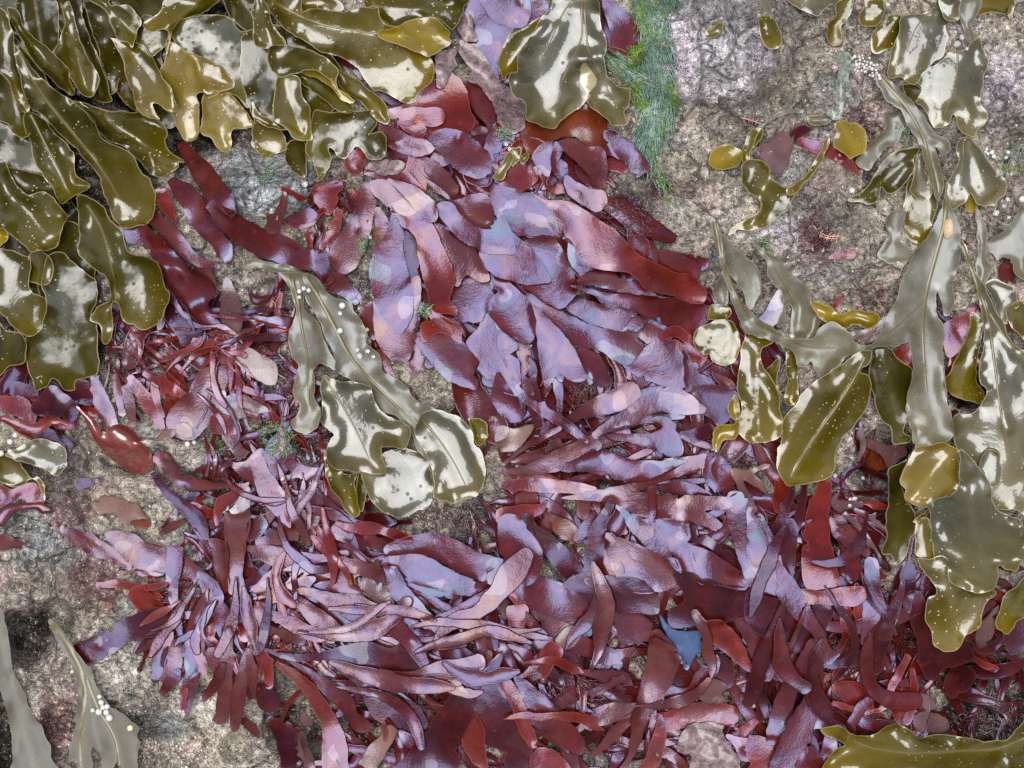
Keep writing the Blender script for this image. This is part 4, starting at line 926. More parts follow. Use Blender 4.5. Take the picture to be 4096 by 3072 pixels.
# plants of brown wrack:  '* name ; label ; group'  then its blades;  'rib' lines trace the raised midribs (x y pairs, then two widths)
FUCUS = """
* brown_wrack; dark olive wrack bunch hanging at the upper frame corner; brown wrack plants on the rock
00 K P w20 r20; -60 -60 700 -60 900 200 980 520 900 760 600 700 300 420 0 300
00 K P w20 r20; 700 -60 1200 -60 1300 300 1350 700 1150 900 900 700 760 300
00 K P w20 r20; -60 200 200 400 420 700 560 1000 500 1500 300 1700 -60 1500
10 K P w20 r20; -60 -100 420 -60 640 200 760 520 640 900 300 1000 -60 800
10 K P w16 r20; 300 350 640 300 760 640 780 900 700 1200 420 1100 300 800
00 K P f.2 r22; 380 -20 640 -20 660 120 720 300 800 480 860 620 900 820 760 800 640 600 560 420 470 200
00 K P f.2 r20; 150 -20 420 -20 470 120 480 300 440 420 400 560 330 560 230 430 150 280
00 D P f.25 r20; 560 0 590 120 640 280 720 480 790 600 790 690 730 790 640 740 580 640 500 560 440 420 480 300 520 180 500 60
00 D P f.25 r22; 60 60 150 100 200 220 330 340 440 440 540 540 560 640 600 740 560 760 460 680 330 560 230 430 150 280 90 180
00 K P f.15 r24; -40 300 60 380 140 520 210 700 270 880 260 1050 160 1100 60 1000 -40 900
00 D P r24; -30 80 60 130 110 330 150 560 200 750 240 880 180 900 120 800 60 640 -30 520
10 K P w16 r14; 380 560 480 520 600 600 700 700 780 760 790 900 740 1020 780 1100 790 1300 800 1440 740 1520 620 1560 600 1630 500 1620 470 1560 420 1540 370 1600 290 1640 260 1560 220 1450 210 1200 300 1150 360 1000 370 880 330 760
10 K P w14; -20 1080 60 1150 160 1170 215 1260 210 1360 180 1420 60 1450 -10 1510 -60 1500
10 D P w12; 240 530 330 510 420 590 430 680 390 780 300 780 240 750 230 660
10 D P w16 r14; -50 540 80 500 230 560 250 640 230 770 260 850 370 890 370 1000 340 1130 280 1190 200 1190 100 1120 0 1000 -60 900
10 Y P; -60 280 -10 300 60 350 80 400 40 450 -60 480
00 D P f.25 r26 l8; 200 900 300 910 430 1060 560 1180 600 1300 610 1400 700 1470 720 1500 640 1560 560 1600 480 1640 420 1500 300 1350 230 1150 180 980
rib; 250 920 360 1150 480 1380 560 1560; 20 10
10 D P f.2 r26 l10; 620 80 740 90 820 150 900 260 980 340 1010 450 1040 530 1160 560 1260 600 1300 700 1310 750 1360 850 1340 950 1300 1060 1230 1120 1150 1140 1060 1100 990 1060 960 960 920 920 900 1000 910 1130 870 1250 820 1240 800 1120 720 1060 780 960 860 920 890 830 840 720 740 640 630 520 640 350
rib; 700 140 820 340 880 560 920 760 930 900; 24 12
10 D P f.2 r24 l10; -60 -260 0 -250 60 -200 100 -80 160 0 230 60 330 30 420 70 480 150 540 240 490 350 460 470 400 505 320 510 240 520 180 450 100 400 40 340 -60 260
00 D P f.22 r26 l14; 560 800 700 830 850 880 1020 900 1150 900 1250 950 1330 1020 1350 1080 1330 1140 1380 1230 1500 1300 1430 1300 1430 1340 1330 1420 1260 1420 1180 1380 1100 1280 1000 1190 880 1140 800 1080 740 960 640 870
00 D P f.22 r22 l14; 110 330 200 480 330 620 480 740 560 800 640 870 740 960 800 1090 880 1140 1000 1190 1090 1260 1130 1370 1210 1440 1250 1560 1250 1610 1240 1730 1190 1800 1130 1810 1030 1840 960 1830 890 1700 830 1560 800 1450 700 1300 600 1180 480 1080 380 960 260 880 200 760 160 600 110 400
rib; 160 420 300 700 480 940 680 1180 860 1420 960 1600; 30 14
* brown_wrack; speckled wrack with swollen pale forked tips; brown wrack plants on the rock
00 K P w20 r20; 1100 500 1500 300 2000 260 2260 500 2212 900 1900 1050 1500 1000 1300 1000
00 K P; 850 -20 1300 -20 1400 150 1300 420 1340 700 1200 640 1000 400 900 200
00 D P w12 dd; 1100 200 1160 120 1250 130 1350 140 1360 250 1330 350 1260 440 1190 440 1110 380
00 F P f.2 r18; 1280 100 1350 -20 1760 -20 1700 60 1640 110 1530 140 1450 190 1390 250 1370 340 1330 470 1350 250 1200 260 1140 190
00 K P f.2 r18; 1810 -20 2060 -20 2200 -10 2240 380 2170 370 2100 400 2050 370 2030 290 1940 230 1850 140
00 D P w12 dd; 1560 130 1700 110 1850 140 1950 270 2050 350 2160 430 2170 560 2110 660 2040 760 1990 870 1900 780 1780 740 1640 740 1560 500 1480 400 1400 340 1380 250 1450 160
00 T P dd D26 w8; 1640 760 1780 740 1870 760 1950 850 2010 940 2050 1000 2010 1040 1900 1040 1860 1080 1860 1180 1810 1215 1750 1180 1700 1110 1620 1060 1620 930
00 T P dd D28 w8; 1340 350 1400 340 1490 410 1640 460 1760 530 1840 600 1890 670 1860 720 1760 740 1640 740 1590 760 1600 850 1610 930 1600 1060 1570 1130 1530 1150 1470 1110 1420 1010 1380 920 1340 780 1290 570 1330 470
00 F P dd D24 w10 l8; 880 300 990 320 1100 340 1180 390 1240 480 1290 600 1370 680 1400 790 1430 860 1410 910 1330 890 1270 840 1230 840 1250 900 1280 960 1200 940 1110 880 1080 800 1040 680 1000 560 980 460 920 340
00 D P f.2 w14 l8; 700 -20 880 -20 900 30 1040 40 1120 120 1140 190 1100 260 1090 330 1060 380 1020 340 950 330 900 200 830 80
* brown_wrack; yellow-tipped wrack with wide olive blades at the top edge; brown wrack plants on the rock
01 K P w16 r18; -60 300 300 200 640 420 760 700 560 1000 300 1060 0 900
01 F P; 400 -20 650 -20 750 40 740 90 640 85 500 70 430 95
01 D P f.12 r18; 890 50 950 -20 1700 -20 1725 60 1700 140 1620 240 1500 150 1380 150 1250 185 1150 210 1050 150 1020 60 930 70
01 F P w12; 20 820 60 900 160 960 260 1050 300 1160 280 1210 170 1240 120 1270 70 1230 30 1180 20 1050 30 920
01 K P w12; 280 1210 330 1130 430 1130 460 1250 455 1410 400 1420 310 1330
01 D P w14 r16; 520 880 640 900 800 900 960 880 1020 960 1010 1020 970 1070 1060 1050 1090 1110 1090 1230 1040 1290 950 1280 900 1210 850 1180 760 1280 640 1190 650 1290 600 1400 540 1470 540 1380 500 1300 450 1200 480 1060
01 F P dd D20 w8; 710 570 800 600 900 680 1000 760 1090 830 1120 900 1110 1000 1040 980 960 900 860 800 740 720 700 640
01 D P dd D20 l6; 380 600 520 590 620 650 700 740 790 830 830 880 790 910 700 890 600 810 500 740 420 680
01 F P f.1 w10 r16 l8; 240 610 380 600 400 680 430 780 480 860 490 980 500 1120 420 1130 340 1110 290 1040 210 980 180 880 190 760
01 D P f.15 r18 l6; 30 -20 130 -20 180 200 300 360 200 370 60 370 20 260
01 F P f.14 r22 l8; 130 -20 400 -20 420 90 490 70 640 80 740 100 850 70 970 60 1030 60 1040 130 1110 200 1190 220 1250 260 1350 300 1400 400 1440 460 1475 520 1470 600 1440 680 1340 760 1330 820 1250 830 1140 770 1000 720 940 660 880 580 800 500 720 450 560 420 440 330 300 250 160 80
rib; 200 20 420 140 640 210 880 250 1080 280; 26 14
01 Y P f-.1 r12 l10 ty-.1; 1040 245 1190 225 1260 180 1400 150 1500 150 1570 210 1610 270 1600 300 1625 340 1560 390 1480 440 1420 455 1350 420 1250 380 1100 330 1030 300
01 Y P l4; 360 560 520 550 650 580 650 640 700 700 760 750 850 810 800 830 740 800 650 700 560 640
01 D P r16 c.15 l12; 150 370 300 360 460 390 560 440 650 490 700 560 700 640 710 700 690 720 640 640 560 580 470 560 380 580 260 620 200 590 160 540
* brown_wrack; silver wrack fan hanging beside the green filaments; brown wrack plants on the rock
02 F P f.15 r22; 330 140 250 170 120 220 60 290 10 400 -20 500 0 600 30 640 80 600 200 560 330 400 420 200
02 W P f.12 r30 w12 l6; 480 -20 780 -20 800 180 850 330 860 400 840 480 860 600 900 650 960 690 1040 700 1055 760 1030 850 990 900 1030 970 1020 1005 900 1015 860 960 780 890 720 860 700 790 760 680 770 640 720 570 690 510 670 510 650 560 650 650 690 740 685 810 650 870 540 930 480 980 440 1040 370 1030 300 1000 220 980 200 920 190 820 120 770 80 690 80 600 140 580 130 480 200 360 280 250 330 140 400 60
rib; 580 -10 500 120 420 300 330 480; 16 8
rib; 650 -10 660 160 650 320 560 520 470 720; 22 8
rib; 680 -10 690 200 720 420 830 640 930 850; 20 8
* brown_wrack; small olive wrack sprig hanging in front of the red fan; small wrack sprigs
01 F P; 2090 1200 2140 1190 2170 1180 2180 1230 2130 1340 2100 1330
01 F P f.2; 2080 1230 2110 1240 2110 1290 2080 1350 2050 1430 1990 1450 1945 1430 1990 1370 2030 1310
01 F P; 2150 1280 2230 1230 2240 1260 2200 1310
* brown_wrack; small cupped wrack sprig on the pinkish boulder; small wrack sprigs
02 E P c.3 l8; 1680 180 1720 150 1790 125 1800 150 1760 180 1700 200
02 F P c.2 l6; 1665 210 1690 240 1760 180 1800 190 1750 290 1690 305 1655 290
* brown_wrack; single blunt wrack lobe right of the pinkish boulder; small wrack sprigs
03 E P f.15; 80 70 100 10 150 0 180 60 200 140 150 120 100 140
03 F P f.1 w12 l6; 70 110 130 120 190 130 230 190 270 260 275 330 240 375 180 390 130 360 100 280 80 180
* brown_wrack; wrack with a pale lobe and yellow curl at the top edge; small wrack sprigs
03 W P w8 l5; 320 -20 700 -20 720 80 660 40 620 80 560 130 480 110 380 60
03 F P c.2 w12 l8; 700 20 840 -20 800 150 740 210 740 340 700 370 650 340 630 200 700 120
03 F P w14 l5; 900 -20 1060 -20 1100 70 1060 170 1010 215 910 190 890 120 920 50
* brown_wrack; silvery white wrack spray in the upper right area; brown wrack plants on the rock
03 F P w14; 1840 -20 2130 -20 2120 80 2050 110 1950 110 1830 120
03 F P; 2100 50 2130 60 2120 150 2095 200 2085 150
03 K P w12; 1240 680 1330 670 1390 720 1370 790 1320 830 1270 780
03 F P f.1 w14 ; 1220 130 1130 130 1080 190 1000 250 975 350 1000 420 1050 430 1110 400 1180 370 1220 250
03 W P f.15 r16 w10; 1530 -20 1470 60 1400 100 1220 130 1210 250 1170 370 1140 420 1120 600 1150 640 1230 620 1270 660 1360 670 1390 590 1440 540 1500 480 1560 450 1600 300 1600 150 1640 100 1700 -20
rib; 1560 20 1420 130 1330 250 1270 420; 18 8
03 W P f.12 r16 w8 l6; 1620 420 1700 400 1780 360 1850 300 1900 430 1925 520 1880 640 1870 760 1870 840 1920 900 1910 980 1860 1040 1810 1110 1740 1080 1690 1040 1660 950 1640 920 1600 1000 1500 1040 1460 980 1400 860 1340 830 1380 770 1390 700 1360 670 1390 590 1440 560 1560 480
rib; 1680 410 1670 600 1620 800 1560 960; 18 6
03 E P f.15 l8; 1690 -20 1870 -20 1840 120 1800 200 1810 300 1780 360 1720 240 1690 150
03 W P w10 l8; 1540 -10 1690 -10 1700 60 1690 150 1600 160 1540 90
* brown_wrack; worn grey wrack stem with beads on its top; brown wrack plants on the rock
03 E P w14 c.15; 1100 900 1230 880 1260 950 1240 1060 1180 1150 1090 1200 1020 1300 980 1370 920 1370 860 1310 940 1200 1020 1100 1100 1020
03 K P f.15 r14 w14; 1380 1190 1340 1270 1330 1370 1260 1470 1180 1550 1110 1550 1060 1500 1050 1600 980 1650 880 1630 800 1610 900 1550 1000 1430 1080 1300 1220 1210
13 F P w16; 1300 -80 1440 -60 1500 0 1510 150 1480 280 1420 450 1330 440 1260 380 1240 200 1260 60
13 E P f.12 w10 l4; 1100 260 1180 170 1260 200 1240 300 1220 420 1300 500 1300 580 1200 625 1100 600 1040 550 1080 460 1130 380
03 W P f.1 w12; 1360 1250 1420 1290 1440 1400 1480 1560 1400 1610 1310 1550 1310 1430
03 E P f-.2 w9 l10; 1000 580 1060 590 1130 630 1230 740 1320 820 1430 960 1500 1080 1600 1130 1610 1200 1560 1250 1500 1180 1540 1300 1560 1450 1560 1550 1510 1600 1480 1500 1420 1350 1380 1180 1300 1050 1230 900 1180 860 1110 800 1060 720 1020 640
rib; 1040 600 1200 780 1330 960 1420 1160 1480 1400 1510 1560; 40 24
* brown_wrack; wrack fan with dark streaks between worn stem and beads; brown wrack plants on the rock
03 Y P; 1760 1500 1800 1560 1830 1600 1820 1690 1780 1710 1740 1650
03 W P f.15 r18 w10; 1700 1110 1780 1110 1850 1180 1900 1250 2000 1390 2060 1450 2070 1540 2010 1620 1960 1659 1850 1640 1780 1560 1730 1640 1640 1690 1570 1659 1580 1480 1650 1380 1690 1280 1660 1230
rib; 1730 1120 1720 1300 1690 1500; 16 6
rib; 1760 1130 1840 1330 1900 1520; 16 6
* brown_wrack; thin twisted wrack with a stalk and yellow tile-like lobe on the bare rock; brown wrack plants on the rock
03 E R l6; 430 895 24 330 890 30 220 930 26 110 1010 30 40 1080 40
03 F P l6; 20 1060 80 1030 108 1050 100 1110 60 1170 10 1190
02 Y P w10 l8; 1690 1230 1740 1190 1820 1170 1900 1190 1950 1220 1940 1290 1890 1350 1800 1370 1720 1360 1680 1310
02 F R l6; 2060 1050 60 2010 1130 70 1980 1220 60 1985 1290 50
03 E P; 460 940 540 930 660 940 640 990 540 1020 480 1000
03 F P f.2 w14 l10 c.1; -30 1290 60 1280 110 1300 160 1350 180 1420 240 1480 290 1510 370 1510 360 1580 330 1660 260 1740 170 1800 80 1850 0 1855 -80 1840 -130 1880 -170 1900 -150 1840 -60 1790 40 1740 90 1660 60 1590 0 1560 -40 1500 -60 1400
03 F R l10; 640 1100 26 600 1210 36 550 1310 44 480 1410 50 400 1490 60 330 1540 60
03 Y P w12 l10; 700 990 800 980 880 1000 940 1050 950 1140 930 1230 850 1270 810 1290 760 1240 690 1180 690 1080
* brown_wrack; forked grey wrack with a yellow wavy lobe above the spoon-shaped one; brown wrack plants on the rock
13 E P f.15 r14 w10 l6; 120 500 250 580 290 650 420 760 490 850 510 920 600 940 620 1040 580 1080 560 1140 500 1220 430 1220 340 1200 330 1080 340 960 300 960 290 1080 230 1110 270 980 260 850 200 790 150 700 140 600 100 540 30 440 0 420
rib; 110 480 220 680 330 880 400 1100; 20 8
13 Y P f.15 r18 w12 l10; 500 920 600 940 670 960 720 1010 850 985 940 1000 1040 1020 1050 1060 1020 1110 950 1140 850 1110 760 1140 640 1080 560 1040
* brown_wrack; pale twin-bladed wrack reaching from the bare rock to the spoon-shaped lobe; brown wrack plants on the rock
12 E P f.1 w10; 1780 380 1880 460 1980 560 2060 640 2100 740 2090 850 2030 970 2000 960 1960 860 1900 760 1820 640
12 E P f.1; 1710 860 1760 740 1790 660 1820 780 1830 930 1770 960
12 F P w14; 1690 960 1720 930 1830 950 1860 1010 1800 1060 1740 1060 1670 1050
12 F P w16 l4; 1650 1100 1780 1060 1880 1080 1930 1200 1920 1330 1880 1410 1800 1430 1710 1400 1690 1340 1640 1340 1560 1280 1560 1180
13 F P c.2 l4; 120 1520 150 1450 220 1390 250 1400 230 1500 240 1600 265 1680 200 1600
13 F R l4; 330 1300 60 345 1440 90 350 1560 100 340 1720 90
12 F P f.15 r18 w12 l8; 1930 1080 1960 1200 1920 1480 1900 1600 1930 1700 1940 1850 1900 1900 1930 2000 2010 2060 2100 2050 2200 2030 2260 1980 2270 1850 2250 1700 2200 1550 2120 1450 2100 1300 2200 1240 2180 1130 2050 1050
12 Y P l2; 1900 1670 1850 1720 1830 1790 1870 1860 1890 1900 1790 1910 1720 1960 1710 2040 1740 2130 1800 2040 1880 2030 1910 1990 1930 1850
12 E P f.2 w8 l10; 1700 240 1740 270 1780 400 1800 560 1860 760 1920 880 2000 980 2060 1040 2212 1130 2330 1200 2350 1215 2440 1225 2500 1215 2560 1140 2650 1085 2720 1095 2800 1155 2860 1245 2940 1280 2955 1310 2880 1360 2800 1360 2740 1430 2640 1500 2580 1540 2540 1480 2500 1400 2450 1440 2380 1430 2370 1350 2300 1290 2200 1240 2080 1200 1980 1160 1930 1080 1880 940 1840 820 1800 700 1760 560 1720 400
rib; 1725 270 1790 600 1900 860 2020 1060 2200 1170 2320 1220 2500 1290 2700 1290; 34 14
* brown_wrack; spoon-shaped wrack lobe with white gleam stripes; brown wrack plants on the rock
23 F P f.3 r16 w12 l16; 890 -30 960 0 980 80 970 200 930 290 860 390 780 480 730 550 700 620 690 750 660 820 600 850 470 870 370 895 300 880 240 800 215 700 230 590 260 560 270 400 300 320 370 240 430 130 540 40 660 -40 780 -120 860 -170 960 -200 990 -180 960 -100
rib; 930 -140 840 40 700 260 560 460 430 660 330 840; 30 10
* brown_wrack; tall grey wrack with a tan scar near its top and forked blades; brown wrack plants on the rock
13 K P f.15 w14; 1000 1300 1140 1290 1200 1380 1290 1440 1320 1500 1310 1660 1290 1830 1240 1960 1300 2000 1290 2050 1160 2060 1140 1930 1060 1860 1000 1710 970 1540
23 K P dd w14 l4; 1350 380 1340 560 1270 680 1200 720 1130 760 1120 950 1100 1150 1110 1300 1070 1430 1140 1440 1180 1530 1240 1480 1280 1380 1340 1200 1320 1080 1250 980 1220 860 1260 700 1320 600 1370 500
23 F P f.1; 1350 1190 1440 1150 1470 1300 1490 1470 1380 1460 1340 1400
23 F P; 1320 1180 1380 1120 1440 1070 1450 1110 1400 1170 1340 1190
13 E P f-.18 r14 w10 l10; 1580 60 1610 60 1640 200 1700 330 1700 460 1690 580 1650 800 1640 950 1580 1030 1540 900 1510 780 1510 950 1530 1050 1570 1120 1570 1230 1560 1350 1570 1500 1590 1640 1600 1720 1640 1850 1640 1990 1560 2060 1450 2080 1340 2100 1360 1900 1330 2060 1300 1960 1270 1800 1280 1660 1310 1500 1320 1400 1300 1290 1290 1230 1180 1280 1080 1290 1020 1290 940 1300 1000 1240 1090 1130 1110 1050 1160 950 1200 860 1250 700 1290 600 1330 500 1390 450 1470 350 1530 220
rib; 1590 90 1570 300 1500 560 1430 840 1400 1100 1410 1400 1430 1640; 44 18
rib; 1420 900 1320 1000 1200 1110 1080 1200; 24 8
* brown_wrack; grey wrack with lobed white-gleaming lower blades at the frame edge; brown wrack plants on the rock
13 F P f.12 w14; 1560 1560 1640 1440 1700 1300 1760 1150 1790 1000 1860 1050 1890 1150 1860 1300 1830 1540 1900 1660 1880 1740 1700 1700 1600 1640
13 W P w14 r14; 1900 770 1980 740 2040 760 2120 800 2160 900 2170 970 2100 990 2080 1110 2010 1050 1960 900
13 F P w14; 2080 960 2212 920 2300 1100 2300 1300 2180 1200 2090 1100
13 E P f.15 r14 w12; 1880 500 1930 430 2060 340 2010 280 1990 250 2100 290 2160 170 2230 150 2260 700 2140 710 2110 600 2050 560 1990 600 1960 530
13 E P f.15 w8; 1820 170 1850 180 1900 300 1920 400 1910 560 1960 640 1900 760 1830 780 1820 600 1840 500
13 F P w12; 2120 1360 2240 1340 2300 1700 2300 1900 2190 1900 2140 1750
23 F P w14 l4; 1350 1490 1440 1480 1560 1460 1700 1600 1850 1700 1960 1720 1990 1760 1900 1850 1850 2030 1740 2090 1700 2180 1640 2220 1550 2220 1480 2170 1470 2070 1430 2000 1410 1910 1440 1800 1500 1730
23 F P w14 l4; 2050 1780 2140 1700 2240 1600 2330 1640 2330 1900 2240 1950 2150 2000 2090 2080 2030 2060 1990 2000 2030 1870
13 W P f.18 r14 w10 l10; 1700 430 1740 460 1800 640 1880 780 1920 860 1970 950 2040 1080 2120 1250 2240 1360 2290 1560 2290 2600 2150 2590 2100 2600 2010 2580 1950 2500 1850 2400 1740 2300 1690 2140 1640 2000 1640 1840 1750 1820 1850 1770 1910 1630 1850 1560 1880 1300 1880 1150 1870 1000 1830 800 1790 700 1720 520
rib; 1720 470 1850 820 1930 1080 1960 1300 2000 1600 2040 1900 2080 2200; 34 14
rib; 1940 1010 2060 1200 2220 1400; 24 12
23 T P f.15 w12 r14 l8; 1210 850 1260 720 1340 590 1450 560 1560 540 1620 560 1690 600 1690 700 1690 850 1660 930 1600 960 1500 1010 1440 1060 1370 1060 1290 1020 1255 980 1260 920
23 W P w10 l6; 1850 720 1920 600 2000 640 2035 760 2010 870 1960 905 1900 830
23 W P f.08 w14 r26 l8; 1690 600 1760 640 1850 740 1950 900 1960 1000 2010 1080 2100 1130 2170 1170 2212 1240 2250 1350 2200 1500 2150 1580 2080 1570 2010 1540 2000 1640 1970 1720 1860 1750 1780 1745 1690 1710 1620 1660 1590 1540 1500 1500 1480 1380 1460 1250 1450 1100 1440 1050 1530 990 1640 950 1690 850
* brown_wrack; two-armed central wrack with pale forked midribs and beads; brown wrack plants on the rock
11 E R l8 w4; -40 620 70 60 610 70 200 640 70 330 680 80 430 720 80
21 F P w10; 600 600 640 700 760 780 860 800 840 900 890 1090 820 1150 720 1000 640 900 600 760
21 K P; 870 790 910 800 940 930 930 1000 890 1090 850 900
21 F P l4; 1750 350 1830 350 1900 380 1920 440 1910 500 1830 560 1790 450
11 E P f.2 r14 w10 l8; 230 680 420 690 450 740 430 860 440 980 550 1080 600 1240 700 1430 720 1480 600 1440 560 1420 500 1470 520 1560 520 1690 550 1768 570 1828 540 1928 480 1978 400 1973 340 1938 330 1878 380 1838 390 1738 350 1668 350 1588 390 1440 330 1350 310 1180 350 1050 360 950 330 850 290 760
rib; 330 700 380 900 420 1150 470 1420 470 1640 480 1760; 34 12
21 W P w12 l4; 900 790 1040 800 1090 760 1060 640 1160 600 1270 590 1340 620 1420 680 1470 830 1470 950 1430 1060 1320 1110 1200 1145 1080 1110 1000 1040 950 960
11 E P f.2 r14 w10 l10; 430 690 560 750 640 860 750 900 820 930 840 1000 900 1080 950 1180 940 1260 1020 1320 1050 1400 1060 1480 1150 1520 1250 1600 1290 1660 1330 1708 1500 1778 1620 1818 1720 1878 1790 1958 1810 2068 1860 2128 1890 2258 1890 2358 1860 2428 1810 2488 1700 2518 1640 2533 1560 2518 1480 2488 1490 2378 1460 2268 1430 2188 1350 2108 1290 1978 1180 1850 1040 1800 960 1680 830 1560 700 1480 690 1380 620 1230 540 1050 440 880
rib; 450 720 560 900 680 1120 800 1350 940 1520 1100 1680 1300 1880 1500 2100; 40 12
21 W P f.14 r18 w14 l8; 1390 300 1500 270 1620 310 1720 370 1790 450 1810 560 1860 620 1890 750 1890 850 1860 920 1810 980 1700 1010 1640 1025 1560 1010 1480 980 1490 870 1460 760 1430 680 1380 560 1310 470 1350 370
rib; 1380 350 1520 520 1640 700 1740 900; 22 8
21 W P f.1 r20 w14 l8; 570 80 600 0 720 60 830 50 960 80 985 130 1000 190 1040 270 1130 340 1260 390 1295 450 1280 550 1240 610 1170 590 1060 580 1060 650 1090 760 1040 800 900 780 850 790 700 750 640 700 610 600 640 520 680 470 570 380 580 280 580 180
rib; 600 20 740 240 860 460 960 680; 26 8
* brown_wrack; small grey-white wrack with twin lobes at the frame edge; brown wrack plants on the rock
20 F P w12 r12 l6; -40 640 60 610 140 640 160 700 200 770 260 820 310 810 360 900 375 990 350 1010 330 930 290 860 240 850 190 890 100 900 0 860 -40 800
20 W P w10 l8; 40 640 140 590 220 530 300 510 380 510 440 540 500 570 540 640 540 720 490 790 430 810 370 770 300 730 160 700 100 670
* brown_wrack; wavy-edged wrack blade lying along the bottom edge; brown wrack plants on the rock
33 F P f.2 r26 w12 l16; 580 1350 690 1320 760 1340 850 1390 950 1405 1030 1380 1100 1320 1170 1295 1240 1320 1310 1360 1370 1415 1480 1390 1600 1390 1700 1410 1800 1420 1900 1440 2050 1440 2150 1350 2250 1260 2330 1400 2250 1640 2100 1700 1900 1680 1700 1720 1500 1740 1200 1760 900 1760 600 1740 620 1600 680 1530 780 1470 700 1430 630 1390
rib; 800 1420 1000 1500 1300 1540 1700 1520 2000 1500 2250 1400; 16 26
* brown_wrack; blurred grey forked wrack in the bottom corner with beads; brown wrack plants on the rock
30 Q P f-.2 w6 l40; 390 480 430 470 520 580 600 700 680 800 720 860 780 1000 850 1120 950 1200 1060 1280 1120 1340 1100 1400 1130 1480 1110 1560 1100 1740 980 1740 960 1600 900 1690 840 1740 800 1560 740 1500 740 1740 620 1740 610 1600 550 1620 560 1500 590 1380 620 1200 620 1000 590 860 520 730 440 600
rib; 420 500 560 700 660 900 680 1150 640 1400 650 1659; 60 30
rib; 700 950 800 1200 920 1420 960 1640; 36 24
* brown_wrack; dull grey wrack strip beside the dark crevice at the bottom; brown wrack plants on the rock
30 Q P f-.1 w14 l16; -50 380 0 380 60 540 80 780 120 900 190 1050 250 1200 340 1330 400 1480 420 1600 480 1740 60 1740 110 1600 90 1450 60 1200 0 1060 -50 900
"""
BARK = """
01; 1690 330 1760 350 1860 420 1950 560 2000 640 2080 700 2150 720 2200 830 2210 1000 2170 1060 2080 1090 2010 1010 1960 860 1890 740 1830 680 1760 640 1780 560 1700 450; gnarled purple-brown dead piece between the lilac sheet and the silver wrack fan
01; 1500 420 1600 400 1680 380 1650 470 1660 540 1600 600 1560 700 1510 700 1490 560; tattered purple-brown scrap under the yellow tip
01; 1680 180 1740 100 1780 120 1800 220 1830 320 1760 340 1690 290; shrivelled brown scrap beside the yellow tip
01; 930 1350 1000 1300 1120 1290 1230 1300 1240 1350 1180 1390 1100 1410 1030 1400; crinkled pinkish crust scrap beside the small red disc
32; 1480 1340 1600 1300 1780 1310 1800 1400 1840 1480 1920 1580 1900 1680 1560 1680 1540 1560 1420 1520; lumpy pink-grey crust at the bottom edge
"""
# ------------------------------------------------------------------ helpers for loose matter
def join_acc(name, acc, label, cat, kind='stuff'):
    V, F, E, A, MI, mats = [], [], [], [], [], []
    n = 0
    for p3, faces, e, al, mat in acc:
        if mat not in mats: mats.append(mat)
        V.append(p3); F += [tuple(i + n for i in f) for f in faces]; E.append(e); A.append(al); MI += [mats.index(mat)] * len(faces); n += len(p3)
    me = bpy.data.meshes.new(name); V = np.concatenate(V); me.from_pydata(V.tolist(), [], F)
    me.polygons.foreach_set('use_smooth', [True] * len(F)); me.polygons.foreach_set('material_index', MI)
    fattr(me, 'edge', np.concatenate(E)); fattr(me, 'along', np.concatenate(A)); fattr(me, 'vein', np.zeros(n))
    for m in mats: me.materials.append(MATS[m])
    ob = link(name, me, None, None, (0, 0, 0)); ob['kind'] = kind; ob['label'] = label; ob['category'] = cat
    return ob
def strand_mesh(name, items, label, cat, kind='stuff'):
    """items: (path px (n,2), lift px array, radius px, material) -> one mesh of tapered three-sided filaments"""
    V, F, MI, mats = [], [], [], []; n = 0
    for path, lift, rad, mat in items:
        if mat not in mats: mats.append(mat)
        k = len(path); z = sample(H, path[:, 0], path[:, 1], GX0, GY0); z = np.convolve(np.pad(z, 2, mode='edge'), np.ones(5) / 5, 'valid') + lift
        t = np.gradient(path, axis=0); t /= np.linalg.norm(t, axis=1)[:, None] + 1e-9; nn = np.stack([-t[:, 1], t[:, 0]], 1)
        w = rad * np.clip(np.sin(np.linspace(.35, 3.0, k)) * 1.15, .15, 1)
        a = unproj(path + nn * w[:, None], z - w * .5); b = unproj(path, z + w); c = unproj(path - nn * w[:, None], z - w * .5)
        V.append(np.stack([a, b, c], 1).reshape(-1, 3))
        for i in range(k - 1):
            for j in range(3):
                j2 = (j + 1) % 3
                F.append((n + i * 3 + j, n + (i + 1) * 3 + j, n + (i + 1) * 3 + j2, n + i * 3 + j2)); MI.append(mats.index(mat))
        n += 3 * k
    me = mesh(name, np.concatenate(V), F); me.polygons.foreach_set('material_index', MI)
    for m in mats: me.materials.append(MATS[m])
    ob = link(name, me, None, None, (0, 0, 0)); ob['kind'] = kind
    if label: ob['label'] = label; ob['category'] = cat
    return ob

